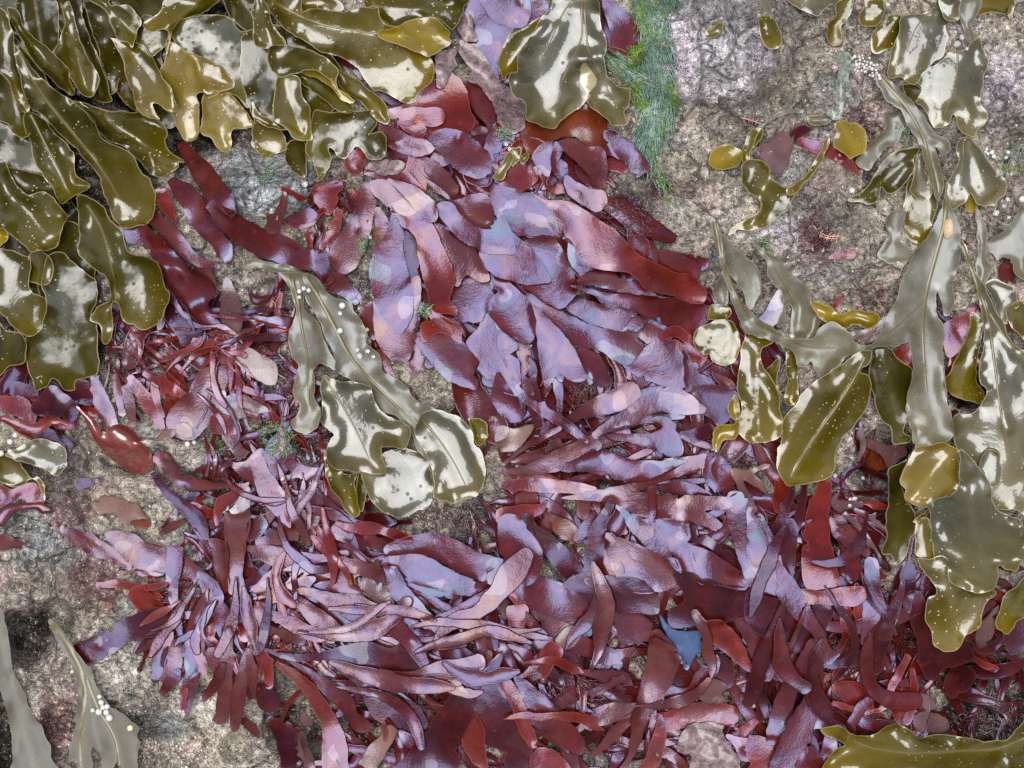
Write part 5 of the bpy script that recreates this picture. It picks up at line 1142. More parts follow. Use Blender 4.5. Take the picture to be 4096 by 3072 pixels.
# ------------------------------------------------------------------ labels for blades that have no hand-written one
LAND = [('the central two-armed wrack', 1500, 1560), ('the silver wrack fan', 2330, 250), ('the green filaments', 2610, 500), ('the yellow-tipped wrack', 1600, 250),
 ('the dark olive wrack bunch', 330, 1000), ('the thick maroon pad', 520, 1790), ('the cream scrap', 480, 2050), ('the sky-blue torn blade', 2760, 2560),
 ('the long lavender strap', 1900, 2200), ('the grey corner wrack', 400, 2850), ('the wavy bottom wrack', 3700, 2970), ('the white-gleaming wrack lobes', 3900, 2150),
 ('the spoon-shaped wrack lobe', 3270, 1750), ('the shaded brown tongue', 3290, 2130), ('the pendant violet blade', 1590, 1180), ('the rust-red sheet', 2500, 1030),
 ('the bare rock pocket', 1080, 800), ('the dark fan', 1480, 2620), ('the hanging bunch', 760, 2650), ('the forked rose strap', 2600, 2000),
 ('the knot of ribbons', 3310, 2610), ('the grey upright strap', 2600, 2720), ('the bulging lilac blade', 2690, 1430), ('the twin-bladed wrack', 3200, 1400),
 ('the tall scarred wrack', 3700, 1250), ('the wiry twigs', 3450, 2080), ('the grey crust', 2850, 2950), ('the pale blue sheet', 1900, 1180), ('the wide pale band', 650, 2260)]
COL = {'v': ['lilac', 'violet', 'lavender'], 'p': ['rose', 'pink', 'dusky pink'], 'r': ['red', 'brick red', 'rusty red'], 'd': ['dark red', 'maroon', 'blackish red'],
       'b': ['blue-violet', 'bluish'], 'B': ['sky-blue'], 'g': ['grey', 'mauve-grey'], 'o': ['amber red', 'orange-brown'], 't': ['bleached', 'flesh-coloured']}
used = set()
def autolabel(mat, c, ax, L, W, area):
    asp = L / max(1, math.sqrt(area) ** 2 / L)
    shape = 'ribbon' if asp > 6 else 'strap' if asp > 3.4 else 'leaf' if asp > 1.9 else 'flap'
    size = 'tiny' if area < 3500 else 'small' if area < 9000 else 'middling' if area < 25000 else 'broad'
    ang = abs(math.degrees(math.atan2(ax[1], ax[0]))) % 180; sg = ax[0] * ax[1]
    ori = 'level' if ang < 22 or ang > 158 else 'upright' if 68 < ang < 112 else ('down-sloping' if sg > 0 else 'up-slanting')
    ds = sorted((math.hypot(c[0] - x, c[1] - y), n, x, y) for n, x, y in LAND)
    for d, n, x, y in ds[:3]:
        dx, dy = c[0] - x, c[1] - y
        rel = ('right of' if dx > 0 else 'left of') if abs(dx) > 1.3 * abs(dy) else ('below' if dy > 0 else 'above')
        if d < 90: rel = 'beside'
        for colr in COL[mat]:
            for far in ('', 'just ', 'well '):
                if far == 'just ' and d > 260 or far == 'well ' and d < 260: continue
                t = f'{size} {ori} {colr} {shape} {far}{rel} {n}'
                if t not in used: used.add(t); return t
    return None

# ------------------------------------------------------------------ build: setting first
build_rock()

def parse(line):
    parts = [p.strip() for p in line.split(';')]
    head = parts[0].split(); nums = [float(v) for v in parts[1].split()]
    return head, nums, (parts[2] if len(parts) > 2 else '')
def opts(words):
    o = {}
    for w in words:
        if w == 'dd': o['dd'] = 1
        elif w.startswith('wl'): o['wl'] = float(w[2:])
        elif w.startswith('tx'): o['tx'] = float(w[2:])
        elif w.startswith('ty'): o['ty'] = float(w[2:])
        else: o[w[0]] = float(w[1:])
    return o
def outline(head, nums):
    tile, kind = head[0], head[2]
    if kind == 'P': return topx(tile, np.array(nums).reshape(-1, 2)), None
    t = np.array(nums).reshape(-1, 3); p = topx(tile, t[:, :2]); t3 = np.concatenate([p, t[:, 2:] * K * 1.08], 1)
    return ribbon_outline(t3)

# filler shreds that nobody could count, under and between the blades
def scatter(poly, n, ang, spread, ln, wd, mats, seed, lift=(0, 10)):
    r = random.Random(seed); poly = np.array(poly, float); out = []
    x0, y0 = poly.min(0); x1, y1 = poly.max(0); tries = 0
    while len(out) < n and tries < n * 40:
        tries += 1
        x, y = r.uniform(x0, x1), r.uniform(y0, y1)
        if not inside(np.array([x]), np.array([y]), poly)[0]: continue
        a = math.radians(ang + r.gauss(0, spread)); L = r.uniform(*ln); W = r.uniform(*wd) * (.7 + .5 * L / ln[1]); k = r.gauss(0, .6) / L
        m_, l_, c_ = r.choice(mats), r.uniform(*lift), r.choice([0, 0, .25, .4, -.3])
        prof = [(.12, .5, .85, 1.05, .95, .62), (.3, .7, 1.0, .9, .8, .35), (.2, .8, .95, 1.1, 1.15, .9)][r.randrange(3)]
        def strip(px, py, a, L, W, pr):
            pts = []; kk = k
            for s in range(6):
                pts += [px, py, max(4, W * pr[s] * r.uniform(.82, 1.18))]
                a2 = a + r.gauss(0, .10); px += math.cos(a2) * L / 5; py += math.sin(a2) * L / 5; a += kk * L / 5; kk += r.gauss(0, .5) / L
            return pts
        pts = strip(x, y, a, L, W, prof)
        if r.random() < .28 and W > 18:      # forked tip
            q = 9; out.append((strip(pts[q], pts[q + 1], a + r.choice([-1, 1]) * r.uniform(.3, .6), L * .5, W * .75, (.7, .9, 1, 1, .8, .5)), m_, l_, c_))
        out.append((pts, m_, l_, c_)); continue
        out.append((pts, r.choice(mats), r.uniform(*lift), r.choice([0, 0, .25, .4, -.3])))
    return out
FILL_UNDER = [
 ([(380, 1230), (720, 1270), (900, 1250), (1060, 1150), (1180, 1300), (1230, 1700), (1050, 1760), (820, 1500), (620, 1540), (400, 1520)], 120, 40, 90, (110, 300), (9, 30), 'rdpvpd', 1),
 ([(820, 1800), (1180, 1560), (1400, 2050), (1500, 2150), (1500, 2230), (1000, 2250), (700, 2150)], 110, 70, 80, (110, 300), (9, 32), 'rdppvv', 2),
 ([(660, 2300), (1100, 2300), (1120, 2600), (950, 2620), (640, 2500)], 60, 95, 34, (130, 300), (12, 36), 'rdpvpv', 3),
 ([(2000, 1680), (2900, 1600), (3000, 2000), (3000, 2500), (2000, 2500), (1700, 2250), (1950, 1950)], 170, 20, 70, (140, 340), (12, 44), 'vdpvvpp', 4),
 ([(1150, 2650), (2100, 2450), (3000, 2500), (3000, 3090), (1300, 3090)], 170, 60, 90, (130, 340), (10, 42), 'rvpvdp', 5),
 ([(3050, 1980), (3560, 1960), (4110, 2420), (4110, 2700), (3780, 2960), (3500, 2960), (3300, 3090), (3000, 3090)], 200, 80, 70, (140, 360), (12, 44), 'ddrdrvd', 6),
 ([(1620, 400), (2000, 380), (2400, 700), (2450, 860), (1900, 620), (1700, 560)], 45, 40, 50, (60, 200), (20, 60), 'rpvd', 7),
 ([(-40, 1520), (300, 1500), (330, 1640), (-40, 1740)], 25, 10, 40, (80, 200), (30, 80), 'ddr', 8),
 ([(1240, 700), (1460, 720), (1450, 1010), (1230, 1000)], 40, 100, 50, (50, 170), (8, 24), 'rdp', 9),
 ([(3560, 1230), (3850, 1200), (4110, 1250), (3900, 1620), (3620, 1700)], 50, 90, 40, (70, 200), (14, 50), 'rdrd', 10),
 ([(2040, 1560), (2240, 1600), (2330, 1720), (2160, 1780), (2000, 1720)], 40, 30, 40, (60, 160), (8, 18), 'pdr', 11),
 ([(2000, 2560), (2350, 2560), (2330, 2760), (2040, 2820)], 60, 20, 60, (60, 190), (8, 26), 'prgdv', 12),
 ([(1050, 2350), (1330, 2380), (1250, 2620), (1030, 2620)], 45, 30, 40, (50, 160), (8, 26), 'rpp', 13),
 ([(450, 2200), (660, 2250), (620, 2400), (420, 2330)], 14, 10, 30, (60, 150), (12, 30), 'dr', 14),
]
FILL_UNDER += [
 ([(1700, 480), (2100, 600), (2450, 800), (2950, 1250), (2900, 1500), (2500, 1560), (2050, 1500), (1750, 1400), (1550, 1350), (1480, 1000), (1550, 700)], 90, 50, 26, (220, 480), (40, 100), 'vvvpd', 21),
 ([(1450, 420), (1950, 420), (2300, 560), (2400, 760), (1900, 640), (1500, 700)], 50, 40, 40, (90, 220), (40, 90), 'prvvd', 22),
 ([(2000, 1650), (2950, 1560), (3100, 2000), (3500, 2500), (3300, 3080), (1300, 3080), (1400, 2500), (1700, 2200)], 150, 50, 40, (220, 520), (26, 76), 'vdpvvp', 23),
 ([(1000, 2230), (1700, 2200), (1900, 2500), (1500, 2900), (1150, 2560)], 50, 30, 25, (200, 420), (22, 60), 'pvvd', 24),
 ([(780, 1650), (1150, 1500), (1350, 2000), (1500, 2200), (1100, 2300), (760, 2180)], 70, 75, 45, (140, 320), (16, 46), 'pvdpv', 25),
 ([(640, 950), (820, 1000), (960, 1350), (640, 1400), (560, 1150)], 24, 60, 30, (120, 300), (40, 90), 'vdrp', 26),
 ([(3040, 1960), (3600, 1960), (4110, 2400), (4110, 2700), (3780, 2960), (3300, 3090), (3000, 3090)], 90, 80, 40, (200, 420), (22, 66), 'ddvrd', 27)]
bo = topx('02', np.array([1420, -120, 1900, -120, 2080, 60, 2115, 300, 2060, 480, 1960, 620, 1900, 720, 1800, 800, 1640, 760, 1480, 785, 1400, 700, 1470, 570, 1560, 420, 1520, 200, 1430, 60]).reshape(-1, 2))
res = blade('boulder', bo, 'boulder', wave=26, wl=120, dome=70, stiff=12, gap=-6, thick=60, ragged=9, wavy=14, h=9)
setp(res[0], 'pale purple crusted boulder standing right of the green filaments', 'boulder')
bo = topx('01', np.array([-80, 1240, 60, 1200, 300, 1220, 480, 1300, 520, 1480, 470, 1620, 300, 1740, 60, 1800, -140, 1760, -330, 1640, -360, 1460, -250, 1330]).reshape(-1, 2))
res = blade('boulder', bo, rock_mat('blue_grey_stone', ((.16, .18, .20), (.27, .29, .30))), wave=22, wl=140, dome=50, stiff=12, gap=-6, thick=60, ragged=9, wavy=14, h=9)
setp(res[0], 'blue-grey rounded stone between the olive wrack and the violet straps', 'boulder')
acc = []
for poly, n, ang, sp, ln, wd, mats, seed in FILL_UNDER:
    for pts, m, lf, cu in scatter(poly, n, ang, sp, ln, wd, mats, seed):
        o, _ = ribbon_outline(pts)
        blade('shred', o, m, wave=9, wl=200, wavy=3, curl=cu, lift=lf, gap=3, thick=2.2, ragged=1.2, h=10, acc=acc)

def wander(x, y, ang, L, k, wob, r):
    pts = []; a = ang
    for _ in range(k):
        pts.append((x, y)); x += math.cos(a) * L / (k - 1); y += math.sin(a) * L / (k - 1); a += r.gauss(0, wob)
    return np.array(pts)
def tufts(name, spots, mats, label, cat, seed, rad=(1.2, 2.2), ln=(12, 42), wob=.6, dens=1.0):
    r = random.Random(seed); out = []
    for x, y, rr, n, ang, sp in spots:
        for _ in range(int(n * dens)):
            q = rr * math.sqrt(r.random()); th = r.uniform(0, 6.283)
            out.append((wander(x + q * math.cos(th), y + q * math.sin(th), math.radians(ang + r.gauss(0, sp)), r.uniform(*ln), 6, wob, r), r.uniform(1, 14), r.uniform(*rad), r.choice(mats)))
    return strand_mesh(name, out, label, cat)
tufts('red_turf', [(2650, 745, 60, 60, 0, 180), (2500, 850, 90, 120, 90, 180), (2560, 900, 70, 60, 90, 180), (2800, 900, 80, 40, 90, 180), (3260, 950, 60, 150, 90, 180), (3470, 520, 60, 120, 90, 180),
 (3420, 470, 40, 60, 90, 180), (2880, 640, 50, 30, 0, 180), (3530, 1000, 40, 30, 0, 180), (2930, 1180, 60, 50, 90, 180), (3460, 1190, 90, 60, 20, 180), (230, 2890, 80, 90, 60, 180), (380, 2320, 90, 60, 30, 180), (2440, 800, 60, 60, 90, 180), (3280, 840, 40, 40, 90, 180), (3560, 1200, 60, 50, 90, 180)],
 ['redfuzz'], 'short dark red turf growing in patches on the bare rock', 'red turf', 31)
tufts('fibrous_weed', [(1430, 1120, 60, 120, 110, 40), (1370, 1000, 40, 60, 95, 30), (1420, 1230, 50, 90, 90, 60), (2330, 1570, 60, 120, 60, 30), (1760, 2060, 60, 130, 80, 60), (1830, 2120, 80, 140, 20, 60),
 (1900, 2050, 60, 60, 60, 60), (1270, 1760, 60, 90, 80, 50), (1320, 730, 60, 70, 90, 60), (4000, 2880, 90, 200, 60, 70), (3880, 2900, 60, 90, 60, 70), (2420, 1770, 60, 60, 10, 40), (2280, 1040, 40, 20, 10, 30), (3640, 2560, 60, 60, 60, 60), (3370, 2550, 50, 60, 60, 80)],
 ['purplefuzz', 'purplefuzz', 'redfuzz'], 'dark purple fibrous weed in the gaps between blades', 'fibrous weed', 32, rad=(1.4, 2.8), ln=(25, 75), wob=.4, dens=.8)
tufts('fine_red_shreds', [(1330, 720, 70, 30, 70, 60), (520, 1440, 120, 80, 20, 70), (640, 1500, 120, 60, 10, 60), (900, 2000, 140, 60, 60, 60), (2130, 1730, 60, 60, 30, 30), (2280, 1780, 60, 50, 20, 30), (2300, 2680, 130, 120, 20, 30),
 (2480, 2700, 70, 40, 20, 50), (1180, 2520, 90, 90, 15, 30), (1110, 2560, 60, 40, 5, 30), (2380, 2900, 120, 60, 60, 60), (2930, 1830, 60, 40, 100, 40), (2850, 2830, 100, 60, 40, 80), (950, 2640, 40, 30, -40, 20), (520, 2720, 60, 10, 20, 40), (3340, 2600, 60, 40, 80, 60)],
 ['redfuzz'], 'hair-fine red shreds scattered in the tangles', 'seaweed shreds', 33, rad=(1.2, 2.6), ln=(40, 110), wob=.25, dens=.4)

n_red = 0
rt = random.Random(77)
def build_red(block):
    global n_red
    for line in block.strip().split('\n'):
        head, nums, lab = parse(line)
        if not nums: continue
        o = opts(head[3:]); out, path = outline(head, nums); mat = head[1]
        if path is None: cc = out.mean(0); out = cc + (out - cc) * 1.05
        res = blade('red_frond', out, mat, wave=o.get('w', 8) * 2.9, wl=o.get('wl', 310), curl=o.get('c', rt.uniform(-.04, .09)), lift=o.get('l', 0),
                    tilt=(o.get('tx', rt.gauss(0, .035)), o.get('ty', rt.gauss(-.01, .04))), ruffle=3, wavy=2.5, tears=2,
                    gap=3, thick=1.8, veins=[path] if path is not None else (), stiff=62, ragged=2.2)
        if res is None: continue
        ob, c, ax, L, area = res[0], res[4], res[5], res[6], res[0]['_area']
        if not lab: lab = autolabel(mat, c, ax, L, res[7], area)
        if not lab: lab = 'red seaweed shred lost among similar shreds'
        used.add(lab); n_red += 1
        setp(ob, lab, 'seaweed', 'red seaweed blades on the rock')
FILL_OVER = [
 ([(1080, 2330), (1750, 2300), (2000, 2600), (1750, 2800), (1300, 2760), (1060, 2560)], 16, 6, 16, (300, 560), (34, 78), 'pvvp', 41),
 ([(700, 2300), (1080, 2300), (1080, 2520), (700, 2460)], 13, 92, 18, (180, 380), (22, 52), 'pvrd', 42),
 ([(820, 1800), (1250, 1620), (1400, 2100), (1050, 2250)], 20, 75, 40, (180, 380), (18, 48), 'pprv', 43),
 ([(1950, 1680), (2500, 1600), (2900, 1750), (2900, 2100), (2000, 2120)], 8, -12, 16, (280, 540), (30, 66), 'pvvr', 44),
 ([(3050, 2000), (3560, 2000), (3700, 2500), (3500, 2850), (3050, 2500)], 13, 85, 26, (240, 480), (24, 62), 'drvd', 45),
 ([(2000, 2560), (2950, 2560), (2950, 2950), (2000, 2950)], 8, -40, 28, (220, 480), (26, 62), 'pvrp', 46),
 ([(2300, 2150), (3100, 2050), (3300, 2500), (2500, 2400)], 5, 45, 14, (300, 560), (40, 80), 'vdv', 47),
 ([(400, 1280), (1150, 1200), (1200, 1650), (500, 1520)], 34, 20, 60, (140, 320), (9, 26), 'rdpr', 48),
 ([(1850, 800), (2500, 900), (2850, 1300), (2400, 1400), (1950, 1250)], 8, 35, 14, (260, 460), (50, 90), 'vv', 49),
]
def overs(tag):
    for poly, n, ang, sp, ln, wd, mats, seed in FILL_OVER:
        if (seed in (49, 44, 47)) != (tag == 'early'): continue
        for pts, m, lf, cu in scatter(poly, n, ang, sp, ln, wd, mats, seed):
            o, _ = ribbon_outline(pts)
            blade('shred', o, m, wave=12, wl=260, curl=cu * .6, lift=2, gap=3, thick=1.8, ragged=1.5, wavy=2, h=10, stiff=50, acc=acc)
overs('early')
for blk in (RED_A, RED_B, RED_C, RED_D): build_red(blk)
overs('late')

# crusty dead scraps
for line in BARK.strip().split('\n'):
    tile, nums, lab = [p.strip() for p in line.split(';')]
    out = topx(tile, np.array([float(v) for v in nums.split()]).reshape(-1, 2))
    res = blade('dead_scrap', out, 'bark', wave=16, wl=60, lift=8, ragged=5, thick=6)
    setp(res[0], lab, 'dead seaweed', 'dead crusted scraps')

# thick rubbery pad
out = topx('20', np.array([610, 250, 690, 300, 760, 360, 830, 470, 900, 410, 970, 395, 1050, 430, 1110, 490, 1170, 560, 1220, 640, 1240, 700, 1220, 760, 1150, 795, 1080, 790, 1000, 750, 900, 680, 800, 580, 740, 490, 690, 370]).reshape(-1, 2))
res = blade('rubbery_seaweed', out, simple_mat('smooth_maroon_skin', (.10, .014, .010), (.15, .024, .018), .22, 90, 1.0, .08, .8, .06), wave=5, dome=52, lift=6, thick=12, ragged=.6)
setp(res[0], 'thick rubbery maroon pad with a bright gleam near its rounded end', 'seaweed', 'red seaweed blades on the rock')

# ------------------------------------------------------------------ filaments
def along_path(path, width, n, ln, mats, seed, rad=(1.6, 2.8), lift=14, wob=.12):
    r = random.Random(seed); p = catmull(np.array(path, float), False, 20); t = np.gradient(p[:, :2], axis=0); out = []
    for _ in range(n):
        i = r.randrange(len(p)); w = p[i, 2] / 2; s = r.gauss(0, .45); d = t[i] / (np.linalg.norm(t[i]) + 1e-9)
        x, y = p[i, 0] - d[1] * w * s, p[i, 1] + d[0] * w * s; L = r.uniform(*ln)
        pts = []; a = math.atan2(d[1], d[0]) + r.gauss(0, .18)
        for q in range(7):
            pts.append((x, y)); x += math.cos(a) * L / 6; y += math.sin(a) * L / 6
            j = min(len(p) - 1, i + int(q * L / 6 / 20)); dd = t[j]; a = .75 * a + .25 * math.atan2(dd[1], dd[0]) + r.gauss(0, wob)
        m = r.choice(mats); out.append((np.array(pts), max(1, lift * (1 - s * s * .6)) * r.uniform(.2, 1.4), r.uniform(*rad), m))
    return out
G1 = [(2560, -30, 160), (2600, 90, 170), (2620, 200, 190), (2640, 320, 170), (2625, 430, 200), (2610, 490, 150)]
G1 = [(x, y, w * .5) for x, y, w in G1]
it = along_path(G1, 0, 1900, (70, 240), ['greenD'] * 6 + ['greenL'], 21)
it += along_path([(2690, -20, 90), (2660, 60, 80), (2640, 140, 60)], 0, 250, (60, 150), ['greenD'] * 3 + ['greenL'], 22)
it += along_path([(2420, 215, 90), (2480, 260, 90), (2560, 330, 90)], 0, 200, (60, 150), ['greenD'] * 3 + ['greenL'], 23)
it += along_path([(2550, -20, 60), (2600, 120, 60)], 0, 120, (40, 120), ['greenL'], 24, wob=.4)
it += along_path([(2540, 180, 60), (2550, 260, 60)], 0, 120, (30, 90), ['greenL'], 25, wob=.6)
it += along_path([(2530, 330, 70), (2570, 400, 60)], 0, 150, (30, 90), ['greenL'], 26, wob=.6)
it += along_path([(2670, 330, 40), (2690, 400, 50)], 0, 70, (30, 80), ['greenL'], 27, wob=.6)
it += along_path([(2605, 600, 50), (2620, 660, 60), (2650, 720, 60)], 0, 50, (60, 160), ['greenD', 'greenL'], 28, wob=.3)
strand_mesh('green_filaments', it, 'strip of combed green filamentous weed beside the silver wrack fan', 'green seaweed')
tufts('green_turf', [(1110, 1760, 70, 200, 90, 180), (1060, 1720, 40, 60, 60, 180), (1460, 980, 25, 50, 90, 180), (1700, 1240, 25, 70, 90, 180), (3600, 540, 40, 60, 90, 180), (3640, 620, 30, 40, 90, 180), (1080, 700, 40, 40, 0, 180), (3060, 970, 20, 40, 0, 180), (890, 1800, 40, 40, 60, 180), (2020, 530, 30, 40, 90, 180), (4050, 640, 60, 60, 60, 120)],
 ['greenD', 'greenD', 'greenL'], 'little green tufts growing between the weeds', 'green turf', 34, rad=(1.6, 3.0), ln=(10, 34), wob=.6)
r_ = random.Random(5); it = []
for path in ([(2960, 470), (2995, 478), (3030, 490), (3060, 500)], [(3250, 900), (3290, 935), (3330, 945), (3370, 940)], [(3270, 930), (3300, 950), (3350, 955)]):
    p = catmull(np.array(path, float), False, 8); it.append((p, 8, 3.2, 'coral'))
    for q in p[2::2]:
        for s in (-1, 1): it.append((wander(q[0], q[1], s * 1.2 + .3, r_.uniform(10, 22), 3, .2, r_), 8, 2.4, 'coral'))
strand_mesh('coralline_sprigs', it, 'pale pink jointed coralline twigs on the bare rock', 'coralline weed')

# loose grit, shell crumbs, small pebbles where the rock is bare
def grit(n, seed):
    r = random.Random(seed); V, F, MI = [], [], []; k = 0; mats = ['grit', 'pebble', 'coral']
    spots = [(1120 * 0 + 560 + 10, 2990, 60), (590, 2985, 40), (780, 3020, 120), (480, 2880, 120), (2860, 3050, 120), (2900, 3040, 90)]
    bare = (H - BASE_H) < .5
    tries = 0
    while k < n and tries < n * 30:
        tries += 1
        if r.random() < .16: sx, sy, sr = r.choice(spots); x, y = r.gauss(sx, sr * .5), r.gauss(sy, sr * .35); big = 1.25
        else: x, y = r.uniform(-100, 4200), r.uniform(-100, 3170); big = 1
        i, j = int((x - GX0) / CELL), int((y - GY0) / CELL)
        if not (0 <= i < GW and 0 <= j < GH) or not bare[j, i]: continue
        if any(w > .6 and ((x - cx) / rx) ** 2 + ((y - cy) / ry) ** 2 < 1.3 for cx, cy, rx, ry, w in TINTS['deep']): continue
        z = BASE_H[j, i] + rock_fine(np.array([x]), np.array([y]))[0] * .5
        s = r.uniform(2.2, 5.2) * big * (1.8 if r.random() < .04 else 1)
        m = r.choices([0, 1, 2], [.32, .6, .08])[0]
        base = len(V)
        for q in ((1, 0, 0), (-1, 0, 0), (0, 1, 0), (0, -1, 0), (0, 0, 1), (0, 0, -1)):
            V.append(((x + (q[0] * s * r.uniform(.6, 1.3)), y + q[1] * s * r.uniform(.6, 1.3)), z + q[2] * s * .7 * r.uniform(.6, 1.2)))
        for f in ((0, 4, 2), (2, 4, 1), (1, 4, 3), (3, 4, 0), (2, 5, 0), (1, 5, 2), (3, 5, 1), (0, 5, 3)): F.append(tuple(base + t for t in f)); MI.append(m)
        k += 1
    P2 = np.array([v[0] for v in V]); zz = np.array([v[1] for v in V])
    me = mesh('grit', unproj(P2, zz), F, False); me.polygons.foreach_set('material_index', MI)
    for m in mats: me.materials.append(MATS[m])
    ob = link('grit', me, None, None, (0, 0, 0)); ob['kind'] = 'stuff'; ob['label'] = 'loose grit and shell crumbs caught on the bare rock'; ob['category'] = 'grit'
grit(5200, 9)

# ------------------------------------------------------------------ brown wrack plants
plant = None; last = None
FL = FUCUS.strip().split('\n')
for li, line in enumerate(FL):
    if line.startswith('*'):
        name, lab, grp = [p.strip() for p in line[1:].split(';')]; plant = (name, lab, grp); rootob = None; continue
    if line.startswith('rib'):
        f = [p.strip() for p in line.split(';')]; w0, w1 = [float(v) * K for v in f[2].split()]
        midrib(topx(last[0], np.array([float(v) for v in f[1].split()]).reshape(-1, 2)), w0, w1, last[1], last[1][0], last[1][1]); continue
    head, nums, _ = parse(line); o = opts(head[3:]); out, path = outline(head, nums)
    vv = [path] if path is not None else []
    for l2 in FL[li + 1:]:
        if not l2.startswith('rib'): break
        vv.append(topx(head[0], np.array([float(v) for v in l2.split(';')[1].split()]).reshape(-1, 2)))
    if rootob is None:
        c = out.mean(0); zc = float(sample(H, c[:1], c[1:], GX0, GY0)[0]); org = unproj(c[None], np.array([zc]))[0]
        rootob = root(plant[0], org); setp(rootob, plant[1], 'brown seaweed', plant[2])
    ar = abs(0.5 * float((out[:, 0] * np.roll(out[:, 1], -1) - np.roll(out[:, 0], -1) * out[:, 1]).sum()))
    res = blade('swollen_tip' if o.get('D') else ('lobe' if ar < 30000 else 'blade') if head[2] == 'P' else 'stalk', out, head[1], rootob, org, wave=o.get('w', 10) * .8, wl=o.get('wl', 300), ruffle=o.get('r', 12) * 1.5, rw=110, wavy=4.5, curl=o.get('c', 0), fold=o.get('f', 0) * ((1.0 if vv else .5) if head[1] in 'WE' else 2.3),
                tilt=(o.get('tx', rt.gauss(0, .02 if head[1] in 'WET' else .08)), o.get('ty', rt.gauss(0, .02 if head[1] in 'WET' else .09))), lift=o.get('l', 0), gap=6, thick=4.5, dome=o.get('D', 0), veins=vv, stiff=90, ragged=2.4)
    if res is None: continue
    last = (head[0], res)
scar = topx('13', np.array([1590, 255, 1625, 250, 1640, 310, 1635, 370, 1600, 415, 1570, 390, 1560, 320, 1570, 270]).reshape(-1, 2))
# tan worn scar: a part of the tall wrack
tall = [o for o in coll.objects if o.get('label', '').startswith('tall grey wrack')][0]
org = np.array(ROT.transposed() @ tall.matrix_world.translation)
blade('scar', scar, 'tanscar', tall, org, wave=3, curl=.25, gap=2, thick=2, ragged=1)

# ------------------------------------------------------------------ beads
def uv_sphere(n=10, m=7):
    V = [(0, 0, 1)]; F = []
    for i in range(1, m):
        for j in range(n):
            a, b = math.pi * i / m, 2 * math.pi * j / n; V.append((math.sin(a) * math.cos(b), math.sin(a) * math.sin(b), math.cos(a)))
    V.append((0, 0, -1)); L = len(V) - 1
    for j in range(n): F.append((0, 1 + j, 1 + (j + 1) % n)); F.append((L, 1 + (m - 2) * n + (j + 1) % n, 1 + (m - 2) * n + j))
    for i in range(m - 2):
        for j in range(n): F.append((1 + i * n + j, 1 + (i + 1) * n + j, 1 + (i + 1) * n + (j + 1) % n, 1 + i * n + (j + 1) % n))
    return mesh('bead', V, F)
_bm = {}; _br = random.Random(3)
def bead(tile, u, v, r, mat, label, group):
    if mat not in _bm: _bm[mat] = uv_sphere(16, 10); _bm[mat].materials.append(MATS[mat])
    p = topx(tile, [(u, v)]); R = r * K * _br.uniform(.6, .92)
    z = float(sample(H, p[:, 0], p[:, 1], GX0, GY0)[0]) + R * .75
    ob = bpy.data.objects.new('bead', _bm[mat]); coll.objects.link(ob)
    ob.matrix_world = Matrix.Translation(ROT @ Vector(unproj(p, np.array([z]))[0])) @ ROT.to_4x4() @ Matrix.Diagonal((R * S, R * S, R * S * .92, 1))
    setp(ob, label, 'bead', group)
    x, y = p[0]; i0, i1 = int((x - R - GX0) / CELL), int((x + R - GX0) / CELL) + 1; j0, j1 = int((y - R - GY0) / CELL), int((y + R - GY0) / CELL) + 1
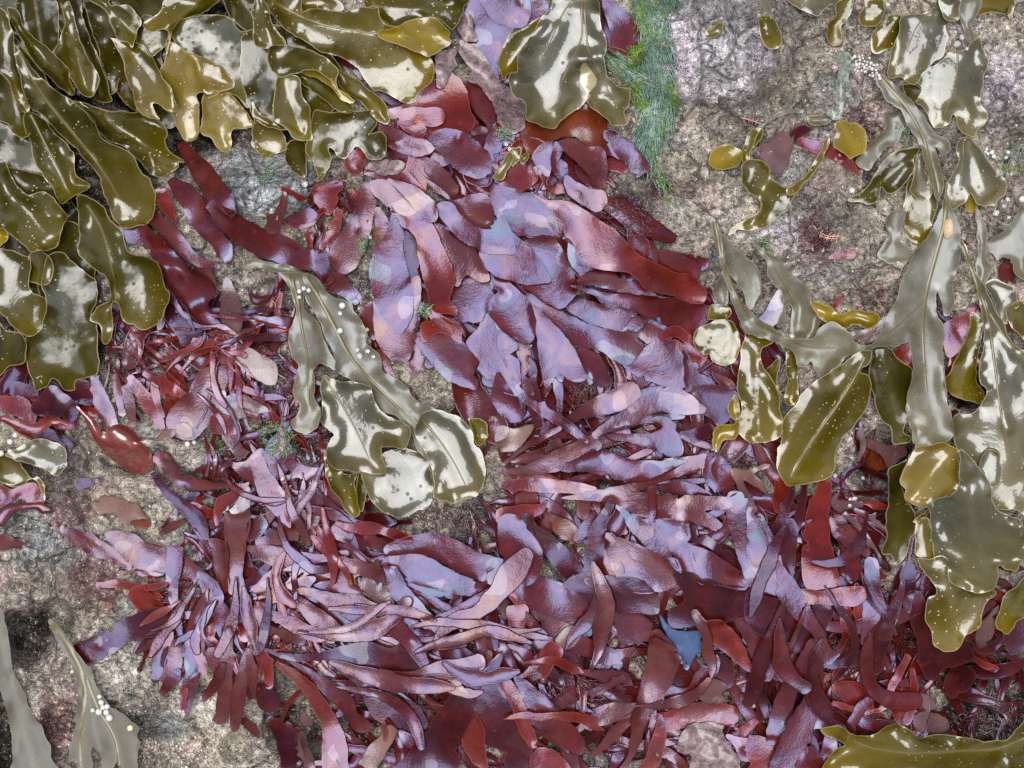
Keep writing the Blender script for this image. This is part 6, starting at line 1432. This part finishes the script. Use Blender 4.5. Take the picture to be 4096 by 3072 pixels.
BEADS = {
 ('pearly bead of the pair in the dark olive wrack bunch', 'beads in the dark olive bunch'): ('00', [(592, 716, 27, 0), (632, 748, 29, 0)]),
 ('white bead in the tight group on the central wrack midrib', 'beads high on the central wrack'): ('11', [(397, 835, 28, 0), (432, 813, 24, 0), (472, 828, 24, 0), (398, 882, 26, 0)]),
 ('clear bead in the cluster low on the central wrack', 'clear beads on the central wrack'): ('11', [(865, 1305, 30, 1), (882, 1352, 30, 1), (945, 1315, 28, 1), (990, 1362, 26, 1)]),
 ('white bead on the upper right blade edge of the central wrack', 'upper bead pair on the central wrack'): ('11', [(742, 950, 30, 0), (722, 1014, 26, 1)]),
 ('lone white bead in the middle of the central wrack rib', ''): ('11', [(725, 1152, 28, 0)]),
 ('lone white bead on the outer edge of the central wrack', ''): ('11', [(940, 1145, 24, 0)]),
 ('tiny bead on the stem beside the pendant violet blade', ''): ('11', [(965, 400, 20, 1)]),
 ('white bead by the small twin-lobed wrack at the frame edge', 'beads by the twin-lobed wrack'): ('20', [(122, 485, 32, 0), (80, 537, 32, 0), (82, 618, 28, 0), (8, 630, 34, 0)]),
 ('bead of the pair on the rock below the big rose blade', 'bead pair on the rock'): ('20', [(1508, 555, 28, 0), (1560, 543, 26, 0)]),
 ('glassy bead near the green tuft on the pale rock', 'glassy beads by the green tuft'): ('20', [(1730, 685, 28, 1), (1818, 668, 28, 1)]),
 ('glassy bead in the tangle left of the central wrack lobes', 'glassy beads in the tangle'): ('21', [(305, 825, 32, 1), (262, 838, 24, 1)]),
 ('white bead of the bunch on the grey forked corner wrack', 'beads on the corner wrack'): ('30', [(800, 1085, 32, 0), (815, 1132, 27, 0), (828, 1172, 30, 0), (862, 1165, 27, 0), (795, 1208, 32, 0), (855, 1212, 30, 0), (880, 1256, 33, 0), (746, 1195, 26, 0)]),
 ('cream bead on the blade edge of the grey corner wrack', ''): ('30', [(1047, 1337, 31, 2)]),
 ('small cream bead beside the stem of the grey corner wrack', ''): ('30', [(580, 883, 24, 2)]),
 ('clear bead at the heart of the silvery white spray', 'clear beads on the white spray'): ('03', [(1675, 355, 34, 1), (1715, 300, 30, 1), (1752, 392, 24, 1)]),
 ('white bead of the larger knot beside the dark-streaked fan', 'bead knot by the dark-streaked fan'): ('03', [(1912, 1200, 22, 0), (1925, 1237, 24, 0), (1955, 1225, 22, 0), (1970, 1258, 26, 0), (1905, 1222, 18, 0)]),
 ('white bead of the smaller knot near the frame edge', 'small bead knot'): ('03', [(2065, 1262, 30, 0), (2085, 1225, 22, 0)]),
 ('large white bead cut by the frame edge', ''): ('13', [(2200, 95, 42, 0)]),
 ('clear bubble-like bead below the frame-edge white bead', 'clear beads near the frame edge'): ('13', [(1990, 205, 36, 1), (2092, 240, 20, 1), (2050, 150, 28, 1), (2080, 98, 24, 1), (2040, 110, 16, 1)]),
 ('lone white bead in the elbow of the twin-bladed wrack', ''): ('13', [(343, 1200, 30, 0)]),
 ('lone clear bead on the rock under the yellow tile-like lobe', ''): ('03', [(830, 1532, 30, 1)]),
 ('clear bead on the edge of the bare rock pocket', ''): ('01', [(440, 1480, 28, 1)]),
 ('clear bead on the dead piece above the olive sprig', 'clear beads above the olive sprig'): ('01', [(2090, 1200, 20, 1), (2060, 1155, 30, 1)]),
 ('glassy bead under the spoon-shaped lobe', ''): ('23', [(690, 810, 24, 1)]),
 ('tiny glassy bead among the wiry grey twigs', 'glassy beads among the twigs'): ('23', [(915, 830, 20, 1), (850, 1000, 26, 1), (810, 1052, 20, 1), (815, 1000, 18, 1)]),
}
for (lab, grp), (tile, lst) in BEADS.items():
    for u, v, r, k in lst: bead(tile, u, v, r, ('bead', 'bubble', 'beadY')[k], lab, grp or None)
rb = random.Random(12); pl = []
while len(pl) < 34:
    t = rb.random(); u = 850 + 190 * t + rb.gauss(0, 14); v = 520 - 20 * math.sin(t * 3) + 95 * t * t + rb.gauss(0, 24)
    if all((u - a) ** 2 + (v - b) ** 2 > 24 ** 2 for a, b in pl): pl.append((u, v))
for u, v in pl: bead('03', u, v, rb.uniform(13, 21), 'bead', 'small white bead of the crowd on the worn grey stem top', 'crowd of beads on the worn stem')

# green scabbed pillar of dead weed
out = topx('03', np.array([720, 430, 790, 420, 830, 460, 820, 540, 800, 620, 820, 690, 780, 800, 760, 900, 730, 960, 660, 950, 620, 900, 690, 840, 680, 740, 710, 620, 730, 540]).reshape(-1, 2))
res = blade('dead_scrap', out, 'scab', wave=20, wl=45, dome=6, lift=2, ragged=5, thick=6)
setp(res[0], 'green crusted upright scrap left of the worn grey wrack stem', 'dead seaweed', 'dead crusted scraps')
join_acc('red_shreds', acc, 'countless small red shreds filling the gaps under the larger blades', 'seaweed shreds')
for o in coll.objects:
    if '_area' in o: del o['_area']
print('red blades', n_red, 'objects', len(coll.objects), 'tris', sum(len(o.data.loop_triangles) if False else sum(len(p.vertices) - 2 for p in o.data.polygons) for o in coll.objects if o.type == 'MESH'))
